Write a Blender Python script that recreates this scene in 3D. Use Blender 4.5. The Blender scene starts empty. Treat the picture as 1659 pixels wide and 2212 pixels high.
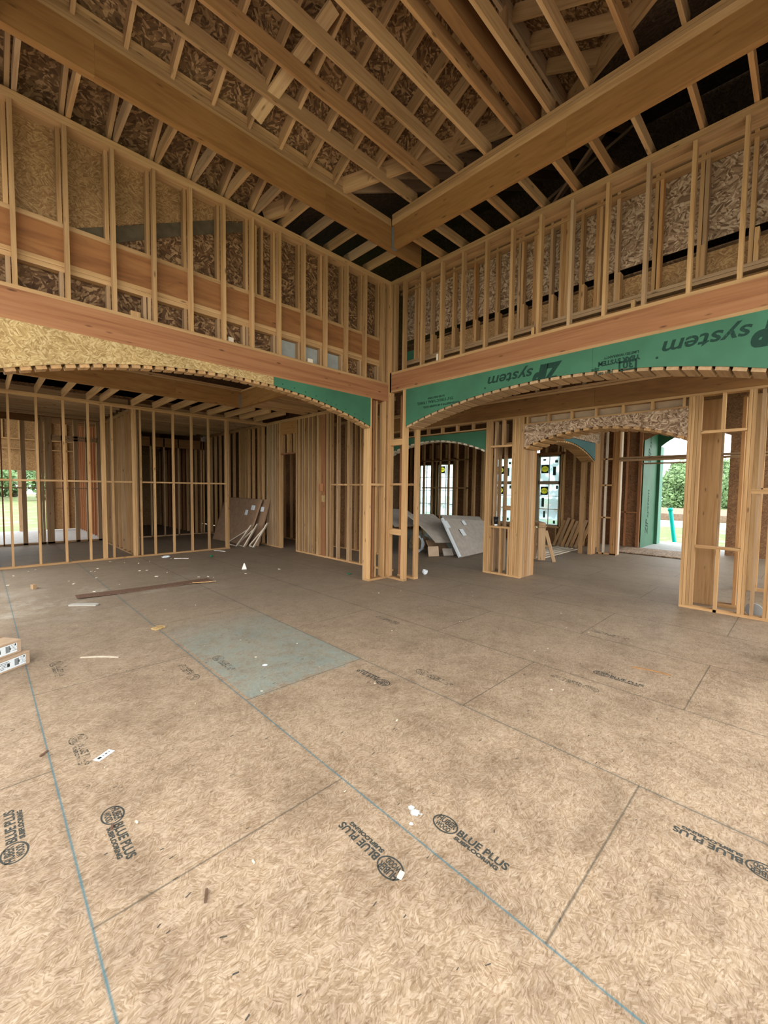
import bpy, bmesh, math, random
from mathutils import Matrix, Vector
from mathutils.geometry import tessellate_polygon
random.seed(7)
C = bpy.context.collection
S = bpy.context.scene
# ------------------------------------------------------------------ camera, world, exposure
CAM_H = 1.69
cd = bpy.data.cameras.new('camera'); cam = bpy.data.objects.new('camera', cd); C.objects.link(cam); S.camera = cam
cd.sensor_fit = 'HORIZONTAL'; cd.sensor_width = 36.0; cd.lens = 36.0*896.37/1659; cd.clip_start = .02; cd.clip_end = 500
YAW, PIT, ROL = 0.798656205, -0.0552057099, -0.0128087028
fw = Vector((math.cos(YAW)*math.cos(PIT), math.sin(YAW)*math.cos(PIT), math.sin(PIT)))
rt = Vector((math.sin(YAW), -math.cos(YAW), 0)); dn = fw.cross(rt)
r2 = math.cos(ROL)*rt+math.sin(ROL)*dn; d2 = -math.sin(ROL)*rt+math.cos(ROL)*dn
cam.matrix_world = Matrix(((r2.x, -d2.x, -fw.x, 0), (r2.y, -d2.y, -fw.y, 0), (r2.z, -d2.z, -fw.z, CAM_H), (0, 0, 0, 1)))
W = bpy.data.worlds.new('sky'); S.world = W; W.use_nodes = True
wn = W.node_tree.nodes; wl = W.node_tree.links; wn.clear()
wo = wn.new('ShaderNodeOutputWorld'); wb = wn.new('ShaderNodeBackground'); wl.new(wb.outputs[0], wo.inputs[0])
wt = wn.new('ShaderNodeTexCoord'); wnz = wn.new('ShaderNodeTexNoise'); wnz.inputs['Scale'].default_value = 2.2; wnz.inputs['Detail'].default_value = 4
wr = wn.new('ShaderNodeValToRGB'); wl.new(wt.outputs['Generated'], wnz.inputs['Vector']); wl.new(wnz.outputs[0], wr.inputs[0]); wl.new(wr.outputs[0], wb.inputs[0])
wr.color_ramp.elements[0].position = .35; wr.color_ramp.elements[0].color = (.90, .97, 1.0, 1)
wr.color_ramp.elements[1].position = .65; wr.color_ramp.elements[1].color = (1.0, .985, .95, 1)
wb.inputs[1].default_value = 1.0
S.view_settings.view_transform = 'Standard'; S.view_settings.look = 'None'; S.view_settings.gamma = 1.0
S.view_settings.use_curve_mapping = False; S.view_settings.exposure = 2.26
S.cycles.max_bounces = 10; S.cycles.diffuse_bounces = 8; S.cycles.transparent_max_bounces = 12
S.cycles.caustics_reflective = False; S.cycles.caustics_refractive = False
S.cycles.use_denoising = True

# ------------------------------------------------------------------ materials
def nmat(name):
    m = bpy.data.materials.new(name); m.use_nodes = True
    nt = m.node_tree; b = nt.nodes['Principled BSDF']; b.inputs['Roughness'].default_value = .75
    b.inputs['Specular IOR Level'].default_value = .25
    return m, nt, b
def N(nt, typ, **kw):
    n = nt.nodes.new(typ)
    for k, v in kw.items():
        if k in n.inputs.keys(): n.inputs[k].default_value = v
        else: setattr(n, k, v)
    return n
def ramp(nt, stops):
    r = nt.nodes.new('ShaderNodeValToRGB'); e = r.color_ramp.elements
    while len(e) < len(stops): e.new(.5)
    for i, (p, c) in enumerate(stops): e[i].position = p; e[i].color = (*c, 1) if len(c) == 3 else c
    return r
def mix(nt, a, b, f, mode='MIX'):
    m = nt.nodes.new('ShaderNodeMix'); m.data_type = 'RGBA'; m.blend_type = mode
    for sock, v in ((m.inputs[0], f), (m.inputs[6], a), (m.inputs[7], b)):
        if hasattr(v, 'is_linked') or hasattr(v, 'links'): nt.links.new(v, sock)
        elif isinstance(v, (int, float)): sock.default_value = v
        else: sock.default_value = (*v, 1)
    return m.outputs[2]
def mth(nt, op, a, b=None, c=None):
    m = nt.nodes.new('ShaderNodeMath'); m.operation = op
    for i, v in enumerate((a, b, c)):
        if v is None: continue
        if isinstance(v, (int, float)): m.inputs[i].default_value = v
        else: nt.links.new(v, m.inputs[i])
    return m.outputs[0]
def plain(name, col, rough=.75, metal=0, noise=0.0):
    m, nt, b = nmat(name); b.inputs['Base Color'].default_value = (*col, 1)
    b.inputs['Roughness'].default_value = rough; b.inputs['Metallic'].default_value = metal
    if noise:
        tc = N(nt, 'ShaderNodeTexCoord'); nz = N(nt, 'ShaderNodeTexNoise', Scale=9.0, Detail=4.0)
        nt.links.new(tc.outputs['Object'], nz.inputs['Vector'])
        r = ramp(nt, [(.3, tuple(c*(1-noise) for c in col)), (.7, tuple(min(1, c*(1+noise)) for c in col))])
        nt.links.new(nz.outputs[0], r.inputs[0]); nt.links.new(r.outputs[0], b.inputs['Base Color'])
    return m
def lumber(name, light, mid, dark, knots=True, grain=(26, 26, 1.3), vary=.62, wave=0.0):
    m, nt, b = nmat(name); L = nt.links.new
    tc = N(nt, 'ShaderNodeTexCoord'); oi = N(nt, 'ShaderNodeObjectInfo')
    off = N(nt, 'ShaderNodeVectorMath', operation='ADD'); rs = mth(nt, 'MULTIPLY', oi.outputs['Random'], 37.0)
    cb = N(nt, 'ShaderNodeCombineXYZ'); L(rs, cb.inputs[0]); L(rs, cb.inputs[1]); L(rs, cb.inputs[2])
    L(tc.outputs['Object'], off.inputs[0]); L(cb.outputs[0], off.inputs[1])
    mp = N(nt, 'ShaderNodeMapping'); mp.inputs['Scale'].default_value = grain; L(off.outputs[0], mp.inputs[0])
    nz = N(nt, 'ShaderNodeTexNoise', Scale=1.0, Detail=5.0, Roughness=.6, Distortion=.4); L(mp.outputs[0], nz.inputs['Vector'])
    r = ramp(nt, [(.28, dark), (.48, mid), (.72, light)]); L(nz.outputs[0], r.inputs[0])
    col = r.outputs[0]
    if wave:
        mw = N(nt, 'ShaderNodeMapping'); mw.inputs['Scale'].default_value = (3.2, 3.2, .45); L(off.outputs[0], mw.inputs[0])
        n2 = N(nt, 'ShaderNodeTexNoise', Scale=1.0, Detail=2.0); L(mw.outputs[0], n2.inputs['Vector'])
        fr = mth(nt, 'FRACT', mth(nt, 'MULTIPLY', n2.outputs[0], 14.0)); rr = ramp(nt, [(.0, (1-wave,)*3), (.5, (1, 1, 1)), (1, (1-wave*.6,)*3)]); L(fr, rr.inputs[0])
        col = mix(nt, col, rr.outputs[0], 1.0, 'MULTIPLY')
    # board to board tone
    n3 = N(nt, 'ShaderNodeTexNoise', Scale=1.1, Detail=1.0); L(off.outputs[0], n3.inputs['Vector'])
    tone = mth(nt, 'ADD', mth(nt, 'MULTIPLY', oi.outputs['Random'], vary), mth(nt, 'MULTIPLY', n3.outputs[0], .25))
    tr = ramp(nt, [(.08, (.76, .735, .71)), (.78, (1.14, 1.12, 1.09))]); L(tone, tr.inputs[0])
    col = mix(nt, col, tr.outputs[0], 1.0, 'MULTIPLY')
    if knots:
        mk = N(nt, 'ShaderNodeMapping'); mk.inputs['Scale'].default_value = (9, 9, 2.6); L(off.outputs[0], mk.inputs[0])
        v = N(nt, 'ShaderNodeTexVoronoi'); L(mk.outputs[0], v.inputs['Vector']); v.inputs['Scale'].default_value = 1.0
        kr = ramp(nt, [(.05, (1, 1, 1)), (.13, (0, 0, 0))]); L(v.outputs['Distance'], kr.inputs[0])
        col = mix(nt, col, tuple(c*.35 for c in dark), mth(nt, 'MULTIPLY', kr.outputs[0], .8))
    L(col, b.inputs['Base Color'])
    bp = N(nt, 'ShaderNodeBump', Strength=.12, Distance=.01); L(nz.outputs[0], bp.inputs['Height']); L(bp.outputs[0], b.inputs['Normal'])
    return m
def flakes(nt, vec, scale, aspect=5.0, patch=9.0):
    """random value per strand of an oriented strand board, strands turned patch by patch"""
    L = nt.links.new
    vp = N(nt, 'ShaderNodeTexVoronoi', voronoi_dimensions='2D'); vp.inputs['Scale'].default_value = patch; L(vec, vp.inputs['Vector'])
    sx = N(nt, 'ShaderNodeSeparateColor'); L(vp.outputs['Color'], sx.inputs[0])
    ro = N(nt, 'ShaderNodeVectorRotate', rotation_type='Z_AXIS'); L(vec, ro.inputs['Vector']); L(mth(nt, 'MULTIPLY', mth(nt, 'SUBTRACT', sx.outputs[0], .5), 2.6), ro.inputs['Angle'])
    mp = N(nt, 'ShaderNodeMapping'); mp.inputs['Scale'].default_value = (scale, scale*aspect, 1); L(ro.outputs[0], mp.inputs[0])
    nz = N(nt, 'ShaderNodeTexNoise', Scale=1.3, Detail=2.0); L(mp.outputs[0], nz.inputs['Vector'])
    wv = N(nt, 'ShaderNodeVectorMath', operation='ADD'); sc_ = N(nt, 'ShaderNodeVectorMath', operation='SCALE'); sc_.inputs['Scale'].default_value = .5; L(nz.outputs['Color'], sc_.inputs[0]); L(mp.outputs[0], wv.inputs[0]); L(sc_.outputs[0], wv.inputs[1])
    v = N(nt, 'ShaderNodeTexVoronoi', voronoi_dimensions='2D'); L(wv.outputs[0], v.inputs['Vector']); v.inputs['Scale'].default_value = 1.0
    s2 = N(nt, 'ShaderNodeSeparateColor'); L(v.outputs['Color'], s2.inputs[0])
    return s2.outputs[0], v.outputs['Distance']
def osb(name, dark, mid, light, scale=9.0, patch=8.0, aspect=5.0, contrast=1.0):
    m, nt, b = nmat(name); L = nt.links.new
    tc = N(nt, 'ShaderNodeTexCoord'); oi = N(nt, 'ShaderNodeObjectInfo')
    cb = N(nt, 'ShaderNodeCombineXYZ'); rs = mth(nt, 'MULTIPLY', oi.outputs['Random'], 19.0); L(rs, cb.inputs[0]); L(rs, cb.inputs[1])
    ad = N(nt, 'ShaderNodeVectorMath', operation='ADD'); L(tc.outputs['Object'], ad.inputs[0]); L(cb.outputs[0], ad.inputs[1])
    a, d = flakes(nt, ad.outputs[0], scale, aspect, patch)
    a2, d2_ = flakes(nt, ad.outputs[0], scale*1.7, aspect*.8, patch*1.9)
    ms = N(nt, 'ShaderNodeTexNoise', Scale=scale*1.1, Detail=3.0); L(ad.outputs[0], ms.inputs['Vector'])
    mk = ramp(nt, [(.46, (0, 0, 0)), (.54, (1, 1, 1))]); L(ms.outputs[0], mk.inputs[0])
    val = mix(nt, (0, 0, 0), (1, 1, 1), a); val2 = mix(nt, (0, 0, 0), (1, 1, 1), a2)
    vv = mix(nt, val, val2, mk.outputs[0])
    r = ramp(nt, [(.05, dark), (.5, mid), (.95, light)]); L(vv, r.inputs[0])
    big = N(nt, 'ShaderNodeTexNoise', Scale=1.6, Detail=3.0); L(ad.outputs[0], big.inputs['Vector'])
    br = ramp(nt, [(.3, (.82, .82, .82)), (.7, (1.12, 1.12, 1.12))]); L(big.outputs[0], br.inputs[0])
    col = mix(nt, r.outputs[0], br.outputs[0], 1.0, 'MULTIPLY'); L(col, b.inputs['Base Color'])
    bp = N(nt, 'ShaderNodeBump', Strength=.18, Distance=.004); L(vv, bp.inputs['Height']); L(bp.outputs[0], b.inputs['Normal'])
    return m
LUM = lumber('spruce_lumber', (.555, .348, .174), (.465, .276, .123), (.34, .187, .080))
BRIGHT = lumber('fresh_pine', (.68, .47, .25), (.60, .39, .19), (.48, .29, .13))
LUMR = lumber('ruddy_lumber', (.50, .283, .122), (.41, .215, .085), (.30, .145, .055))
LUMG = lumber('weathered_lumber', (.49, .335, .195), (.41, .262, .142), (.31, .188, .097))
FIR = lumber('red_fir_lumber', (.385, .182, .084), (.325, .142, .062), (.22, .085, .034), grain=(22, 22, .7))
LVL = lumber('veneer_beam', (.44, .232, .080), (.385, .192, .062), (.30, .14, .045), grain=(14, 14, 1.6), wave=.10, vary=.25)
LVLR = lumber('red_veneer_beam', (.40, .185, .07), (.34, .145, .05), (.24, .095, .033), grain=(9, 9, .9), wave=.18, vary=.3)
LVLB = lumber('brown_veneer_beam', (.33, .165, .055), (.27, .13, .045), (.18, .085, .03), grain=(9, 9, .9), wave=.15, vary=.15)
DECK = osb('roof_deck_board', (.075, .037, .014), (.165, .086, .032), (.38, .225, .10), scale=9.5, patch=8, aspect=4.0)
OSBG = osb('golden_strand_board', (.29, .175, .065), (.43, .285, .115), (.56, .41, .20), scale=15, patch=11)
OSBF = osb('fine_strand_board', (.22, .115, .045), (.315, .178, .072), (.43, .265, .12), scale=16, patch=10)
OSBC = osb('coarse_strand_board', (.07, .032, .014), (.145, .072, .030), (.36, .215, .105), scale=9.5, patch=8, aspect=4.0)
OSBW = osb('pale_strand_board', (.14, .08, .046), (.32, .205, .125), (.56, .415, .285), scale=11, patch=9, aspect=4.2)
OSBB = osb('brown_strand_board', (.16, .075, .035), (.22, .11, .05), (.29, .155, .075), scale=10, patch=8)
DKRF = osb('dark_brown_deck', (.08, .045, .025), (.14, .08, .045), (.21, .13, .075), scale=8, patch=7)  # darker brown strand board of the attic decks
DARK = plain('dark_felt', (.035, .033, .030), .9, noise=.3)
GAPBAG = plain('gap_and_bag_grey', (.105, .078, .045), .9, noise=.25)  # grey of the painted sheathing gap and of the rubbish bag
GREYB = plain('grey_board', (.33, .34, .32), .8, noise=.1)
STEEL = plain('zinc_steel', (.30, .31, .32), .5, .6)
INK = plain('black_ink', (.02, .028, .024), .8)
PAPER = plain('white_paper', (.72, .77, .80), .7)
WHITE = plain('white_scrap', (.78, .75, .68), .8)
CARD = plain('brown_cardboard', (.30, .185, .11), .85, noise=.15)
CARDG = plain('pale_cardboard', (.41, .355, .30), .8, noise=.1)
CARDT = plain('tan_cardboard', (.46, .33, .22), .85, noise=.08)
CUP = plain('black_cup', (.012, .012, .014), .4)
TEAL = plain('teal_plastic', (.0, .62, .60), .4)
GREEN = plain('green_plastic', (.02, .16, .07), .5)
PALEW = lumber('pale_pine', (.74, .66, .54), (.66, .57, .45), (.52, .43, .32), knots=False)
BLUEW = plain('pale_blue_paint', (.62, .80, .88), .7)
CONC = plain('concrete', (.40, .395, .39), .9, noise=.15)
YEL = plain('yellow_print', (.62, .42, .02), .7)
FRAME = plain('tan_window_frame', (.34, .27, .17), .6)
def backlit(name, col):
    m = bpy.data.materials.new(name); m.use_nodes = True; nt = m.node_tree; nt.nodes.clear()
    o = nt.nodes.new('ShaderNodeOutputMaterial'); t = nt.nodes.new('ShaderNodeBsdfTranslucent'); t.inputs[0].default_value = (*col, 1); nt.links.new(t.outputs[0], o.inputs[0]); return m
YEL = backlit('yellow_sticker', (.75, .55, .04)); GLABEL = backlit('grey_sticker', (.16, .18, .16))
def zip_mat(name, col):
    m, nt, b = nmat(name); L = nt.links.new
    tc = N(nt, 'ShaderNodeTexCoord'); nz = N(nt, 'ShaderNodeTexNoise', Scale=2.0, Detail=5.0); L(tc.outputs['Object'], nz.inputs['Vector'])
    r = ramp(nt, [(.3, tuple(c*.82 for c in col)), (.7, tuple(c*1.15 for c in col))]); L(nz.outputs[0], r.inputs[0])
    L(r.outputs[0], b.inputs['Base Color']); b.inputs['Roughness'].default_value = .6
    return m
ZIP = zip_mat('green_coated_sheathing', (.046, .145, .080)); ZIPT = zip_mat('teal_coated_sheathing', (.035, .105, .105))
def stamp_mat(name, col, fade):
    m, nt, b = nmat(name); L = nt.links.new; b.inputs['Base Color'].default_value = (*col, 1)
    tc = N(nt, 'ShaderNodeTexCoord'); nz = N(nt, 'ShaderNodeTexNoise', Scale=55.0, Detail=6.0, Roughness=.7); L(tc.outputs['Object'], nz.inputs['Vector'])
    n2 = N(nt, 'ShaderNodeTexNoise', Scale=9.0, Detail=2.0); L(tc.outputs['Object'], n2.inputs['Vector'])
    a = mth(nt, 'ADD', nz.outputs[0], mth(nt, 'MULTIPLY', n2.outputs[0], .5))
    r = ramp(nt, [(fade, (0, 0, 0)), (fade+.22, (.85, .85, .85))]); L(a, r.inputs[0]); L(r.outputs[0], b.inputs['Alpha'])
    return m
STAMP = stamp_mat('worn_stamp_ink', (.045, .05, .045), .46); STAMPF = stamp_mat('faded_stamp_ink', (.06, .06, .05), .66)
ZINK = stamp_mat('dark_green_print', (.012, .045, .030), .45)
def floor_mat():
    m, nt, b = nmat('strand_subfloor'); L = nt.links.new
    tc = N(nt, 'ShaderNodeTexCoord'); P = tc.outputs['Object']
    a, d = flakes(nt, P, 16, 5.0, 14); a2, dd = flakes(nt, P, 42, 5.0, 31)
    vv = mix(nt, mix(nt, (0,)*3, (1,)*3, a), mix(nt, (0,)*3, (1,)*3, a2), .68)
    r = ramp(nt, [(.12, (.265, .18, .108)), (.5, (.365, .264, .172)), (.88, (.452, .345, .245))]); L(vv, r.inputs[0])
    col = r.outputs[0]
    # fine dark strands
    mp = N(nt, 'ShaderNodeMapping'); mp.inputs['Rotation'].default_value = (0, 0, .5); mp.inputs['Scale'].default_value = (20, 120, 1); L(P, mp.inputs[0])
    nf = N(nt, 'ShaderNodeTexNoise', Scale=1.0, Detail=4.0, Roughness=.65, Distortion=.35); L(mp.outputs[0], nf.inputs['Vector'])
    rf = ramp(nt, [(.33, (.50, .44, .39)), (.44, (1, 1, 1)), (.58, (1, 1, 1)), (.70, (1.28, 1.28, 1.28))]); L(nf.outputs[0], rf.inputs[0])
    col = mix(nt, col, rf.outputs[0], .7, 'MULTIPLY')
    mp2 = N(nt, 'ShaderNodeMapping'); mp2.inputs['Rotation'].default_value = (0, 0, -.75); mp2.inputs['Scale'].default_value = (14, 110, 1); L(P, mp2.inputs[0])
    nf2 = N(nt, 'ShaderNodeTexNoise', Scale=1.0, Detail=3.0, Roughness=.6, Distortion=.3); L(mp2.outputs[0], nf2.inputs['Vector'])
    rf2 = ramp(nt, [(.29, (.52, .46, .40)), (.38, (1, 1, 1)), (.66, (1, 1, 1)), (.74, (1.25, 1.25, 1.25))]); L(nf2.outputs[0], rf2.inputs[0])
    col = mix(nt, col, rf2.outputs[0], .62, 'MULTIPLY')
    # stains and foot dirt
    n1 = N(nt, 'ShaderNodeTexNoise', Scale=1.9, Detail=9.0, Roughness=.68); L(P, n1.inputs['Vector'])
    r1 = ramp(nt, [(.34, (.72, .70, .69)), (.54, (1, 1, 1)), (.72, (1.10, 1.10, 1.10))]); L(n1.outputs[0], r1.inputs[0])
    col = mix(nt, col, r1.outputs[0], 1.0, 'MULTIPLY')
    n2 = N(nt, 'ShaderNodeTexNoise', Scale=8.0, Detail=9.0, Roughness=.78); L(P, n2.inputs['Vector'])
    r2_ = ramp(nt, [(.34, (.62, .57, .53)), (.50, (1, 1, 1)), (.66, (1.13, 1.13, 1.13))]); L(n2.outputs[0], r2_.inputs[0])
    col = mix(nt, col, r2_.outputs[0], .7, 'MULTIPLY')
    sp = N(nt, 'ShaderNodeSeparateXYZ'); L(P, sp.inputs[0]); X, Y = sp.outputs[0], sp.outputs[1]
    # foot dust plus dimmer light of the far floor, painted into the colour
    dist = mth(nt, 'ADD', mth(nt, 'MULTIPLY', X, .55), mth(nt, 'MULTIPLY', Y, .75))
    dr = ramp(nt, [(.22, (0, 0, 0)), (.62, (1, 1, 1))]); L(mth(nt, 'ADD', mth(nt, 'MULTIPLY', dist, .1), mth(nt, 'MULTIPLY', mth(nt, 'SUBTRACT', n1.outputs[0], .5), .25)), dr.inputs[0])
    col = mix(nt, col, (.205, .163, .118), mth(nt, 'MULTIPLY', dr.outputs[0], .66))
    # sawdust on the way to the back room
    sd = N(nt, 'ShaderNodeTexNoise', Scale=.9, Detail=7.0, Roughness=.75); L(P, sd.inputs['Vector'])
    wy = ramp(nt, [(.62, (0, 0, 0)), (.72, (1, 1, 1)), (.80, (1, 1, 1)), (.9, (0, 0, 0))]); L(mth(nt, 'MULTIPLY', Y, .1), wy.inputs[0])
    wx = ramp(nt, [(.12, (1, 1, 1)), (.35, (0, 0, 0))]); L(mth(nt, 'MULTIPLY', X, .1), wx.inputs[0])
    sr = ramp(nt, [(.50, (0, 0, 0)), (.64, (1, 1, 1))]); L(sd.outputs[0], sr.inputs[0])
    col = mix(nt, col, (.46, .41, .33), mth(nt, 'MULTIPLY', mth(nt, 'MULTIPLY', sr.outputs[0], wy.outputs[0]), mth(nt, 'MULTIPLY', wx.outputs[0], .8)))
    # panel joints, 1.207 x 2.44 m staggered
    PX, X0 = 1.207, .26
    u = mth(nt, 'DIVIDE', mth(nt, 'SUBTRACT', X, X0), PX); row = mth(nt, 'FLOOR', u); fu = mth(nt, 'SUBTRACT', u, row)
    nz = mth(nt, 'MULTIPLY', mth(nt, 'SUBTRACT', n2.outputs[0], .5), .004)
    dx = mth(nt, 'ADD', mth(nt, 'MULTIPLY', mth(nt, 'SUBTRACT', .5, mth(nt, 'ABSOLUTE', mth(nt, 'SUBTRACT', fu, .5))), PX), nz)
    odd = mth(nt, 'MODULO', mth(nt, 'ABSOLUTE', row), 2.0)
    v = mth(nt, 'DIVIDE', mth(nt, 'ADD', mth(nt, 'SUBTRACT', Y, 1.83), mth(nt, 'MULTIPLY', odd, 1.22)), 2.44)
    fv = mth(nt, 'FRACT', mth(nt, 'ADD', v, 10.0)); dy = mth(nt, 'ADD', mth(nt, 'MULTIPLY', mth(nt, 'SUBTRACT', .5, mth(nt, 'ABSOLUTE', mth(nt, 'SUBTRACT', fv, .5))), 2.44), nz)
    near = ramp(nt, [(.15, (.055, .15, .18)), (.30, (.085, .072, .055))]); L(mth(nt, 'MULTIPLY', X, .1), near.inputs[0])
    lx = ramp(nt, [(.0022, (1, 1, 1)), (.0054, (0, 0, 0))]); L(dx, lx.inputs[0])
    hx = ramp(nt, [(.004, (1, 1, 1)), (.03, (0, 0, 0))]); L(dx, hx.inputs[0])
    ly = ramp(nt, [(.0026, (1, 1, 1)), (.0056, (0, 0, 0))]); L(dy, ly.inputs[0])
    col = mix(nt, col, (.62, .62, .62), mth(nt, 'MULTIPLY', hx.outputs[0], .25), 'MULTIPLY')
    # the bluish washed panel
    ax = mth(nt, 'MULTIPLY', mth(nt, 'GREATER_THAN', X, mth(nt, 'ADD', 1.50, nz)), mth(nt, 'LESS_THAN', X, mth(nt, 'ADD', 2.67, nz)))
    ed = mth(nt, 'ADD', Y, mth(nt, 'MULTIPLY', mth(nt, 'SUBTRACT', n2.outputs[0], .5), .25))
    ay = ramp(nt, [(.303, (0, 0, 0)), (.309, (1, 1, 1)), (.47, (.72, .72, .72)), (.545, (0, 0, 0))]); L(mth(nt, 'MULTIPLY', ed, .1), ay.inputs[0])
    mottle = ramp(nt, [(.36, (.25, .25, .25)), (.60, (1, 1, 1))]); L(n2.outputs[0], mottle.inputs[0])
    col = mix(nt, col, (.175, .275, .262), mth(nt, 'MULTIPLY', mth(nt, 'MULTIPLY', mth(nt, 'MULTIPLY', ax, ay.outputs[0]), mottle.outputs[0]), .62))
    col = mix(nt, col, near.outputs[0], mth(nt, 'MULTIPLY', lx.outputs[0], .9)); col = mix(nt, col, (.085, .07, .05), mth(nt, 'MULTIPLY', ly.outputs[0], .85))
    L(col, b.inputs['Base Color'])
    bp = N(nt, 'ShaderNodeBump', Strength=.15, Distance=.003); L(nf.outputs[0], bp.inputs['Height']); L(bp.outputs[0], b.inputs['Normal'])
    b.inputs['Roughness'].default_value = .62
    return m
FLOORM = floor_mat()
def grass_mat():
    m, nt, b = nmat('field_ground'); L = nt.links.new; tc = N(nt, 'ShaderNodeTexCoord')
    nz = N(nt, 'ShaderNodeTexNoise', Scale=.45, Detail=8.0, Roughness=.7); L(tc.outputs['Object'], nz.inputs['Vector'])
    r = ramp(nt, [(.36, (.17, .22, .08)), (.50, (.12, .19, .05)), (.57, (.26, .19, .13)), (.66, (.30, .24, .19))]); L(nz.outputs[0], r.inputs[0]); L(r.outputs[0], b.inputs['Base Color'])
    return m
GRASS = grass_mat()
LEAF = plain('leaf_green', (.17, .27, .12), .8, noise=.5); BARK = plain('bark', (.10, .07, .05), .9, noise=.2)
def pane_mat():
    m = bpy.data.materials.new('filmed_window_glass'); m.use_nodes = True; nt = m.node_tree; nt.nodes.clear()
    o = nt.nodes.new('ShaderNodeOutputMaterial'); t = nt.nodes.new('ShaderNodeBsdfTransparent'); t.inputs[0].default_value = (.80, .95, .97, 1)
    tr = nt.nodes.new('ShaderNodeBsdfTranslucent'); tr.inputs[0].default_value = (.80, .92, .97, 1)
    g = nt.nodes.new('ShaderNodeBsdfGlossy'); g.inputs['Roughness'].default_value = .05
    tc = N(nt, 'ShaderNodeTexCoord'); nz = N(nt, 'ShaderNodeTexNoise', Scale=3.5, Detail=3.0); nt.links.new(tc.outputs['Object'], nz.inputs['Vector'])
    r = ramp(nt, [(.42, (.15, .15, .15)), (.56, (.75, .75, .75))]); nt.links.new(nz.outputs[0], r.inputs[0])
    m1 = nt.nodes.new('ShaderNodeMixShader'); nt.links.new(r.outputs[0], m1.inputs[0]); nt.links.new(t.outputs[0], m1.inputs[1]); nt.links.new(tr.outputs[0], m1.inputs[2])
    m2 = nt.nodes.new('ShaderNodeMixShader'); m2.inputs[0].default_value = .04; nt.links.new(m1.outputs[0], m2.inputs[1]); nt.links.new(g.outputs[0], m2.inputs[2])
    nt.links.new(m2.outputs[0], o.inputs[0]); return m
PANE = pane_mat()

# ------------------------------------------------------------------ builders
WM = {}
def link(o, M, parent=None):
    C.objects.link(o); WM[o.name] = M.copy()
    if parent is not None: o.parent = parent; o.matrix_basis = WM[parent.name].inverted() @ M
    else: o.matrix_basis = M
    return o
def meshobj(name, bm, mat, parent=None, M=None, smooth=False):
    bmesh.ops.recalc_face_normals(bm, faces=bm.faces)
    me = bpy.data.meshes.new(name); bm.to_mesh(me); bm.free(); me.materials.append(mat)
    if smooth:
        for p in me.polygons: p.use_smooth = True
    o = bpy.data.objects.new(name, me); return link(o, M or Matrix(), parent)
def tag(o, label, cat, group=None, kind=None):
    if label: o['label'] = label
    if cat: o['category'] = cat
    if group: o['group'] = group
    if kind: o['kind'] = kind
    return o
def empty(name, loc, label=None, cat=None, group=None, kind=None, rz=0.0, M=None):
    o = bpy.data.objects.new(name, None); o.empty_display_size = .1
    link(o, M if M is not None else Matrix.Translation(loc) @ Matrix.Rotation(rz, 4, 'Z')); return tag(o, label, cat, group, kind)
def wall(name, loc, label): return empty(name, loc, label, 'wall', kind='structure')
def cuboid(bm, cx, cy, cz, sx, sy, sz, M=None):
    T = Matrix.Translation((cx, cy, cz)) @ Matrix.Diagonal((sx, sy, sz, 1))
    bmesh.ops.create_cube(bm, size=1.0, matrix=(M @ T) if M else T)
def box(name, x, y, z, mat, parent=None):
    """axis-aligned board; local Z runs along its longest side so the grain follows the board"""
    d = [x[1]-x[0], y[1]-y[0], z[1]-z[0]]; c = Vector(((x[0]+x[1])/2, (y[0]+y[1])/2, (z[0]+z[1])/2))
    order = sorted(range(3), key=lambda i: -abs(d[i])); a, b_, c_ = order
    ex = [Vector((1, 0, 0)), Vector((0, 1, 0)), Vector((0, 0, 1))]
    zz = ex[a]; xx = ex[b_]; yy = zz.cross(xx)
    M = Matrix((xx, yy, zz)).transposed().to_4x4(); M.translation = c
    bm = bmesh.new(); cuboid(bm, 0, 0, 0, abs(d[b_]), abs(d[c_]), abs(d[a]))
    if abs(d[c_]) > .02: bmesh.ops.bevel(bm, geom=bm.edges[:], offset=.0028, segments=1)
    return meshobj(name, bm, mat, parent, M)
def bar(name, p, q, w, d, mat, parent=None, up=(0, 0, 1)):
    p, q = Vector(p), Vector(q); zz = (q-p).normalized(); xx = Vector(up).cross(zz)
    if xx.length < 1e-4: xx = Vector((1, 0, 0))
    xx.normalize(); yy = zz.cross(xx); M = Matrix((xx, yy, zz)).transposed().to_4x4(); M.translation = (p+q)/2
    bm = bmesh.new(); cuboid(bm, 0, 0, 0, w, d, (q-p).length); return meshobj(name, bm, mat, parent, M)
def frame(O, u, v):
    u = Vector(u).normalized(); v = Vector(v); v = (v-u*v.dot(u)).normalized(); n = u.cross(v)
    M = Matrix((u, v, n)).transposed().to_4x4(); M.translation = Vector(O); return M
def prism_bm(poly, t0, t1):
    bm = bmesh.new(); a = [bm.verts.new((x, y, t0)) for x, y in poly]; b = [bm.verts.new((x, y, t1)) for x, y in poly]; n = len(poly)
    for t in tessellate_polygon([[Vector((x, y, 0)) for x, y in poly]]):
        bm.faces.new([a[k] for k in t]); bm.faces.new([b[k] for k in reversed(t)])
    for i in range(n): bm.faces.new((a[i], b[i], b[(i+1) % n], a[(i+1) % n]))
    return bm
def sheet(name, M, poly, t, mat, parent=None): return meshobj(name, prism_bm(poly, 0, t), mat, parent, M)
def MY(y): return frame((0, y, 0), (1, 0, 0), (0, 0, 1))           # local (X, Z), normal towards -Y
def MX(x): return frame((x, 0, 0), (0, -1, 0), (0, 0, 1))          # local (-Y, Z), normal towards -X
def sheetY(name, y, poly, t, mat, parent=None): return sheet(name, MY(y), poly, t, mat, parent)
def sheetX(name, x, poly, t, mat, parent=None): return sheet(name, MX(x), [(-a, b) for a, b in poly], t, mat, parent)
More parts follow.
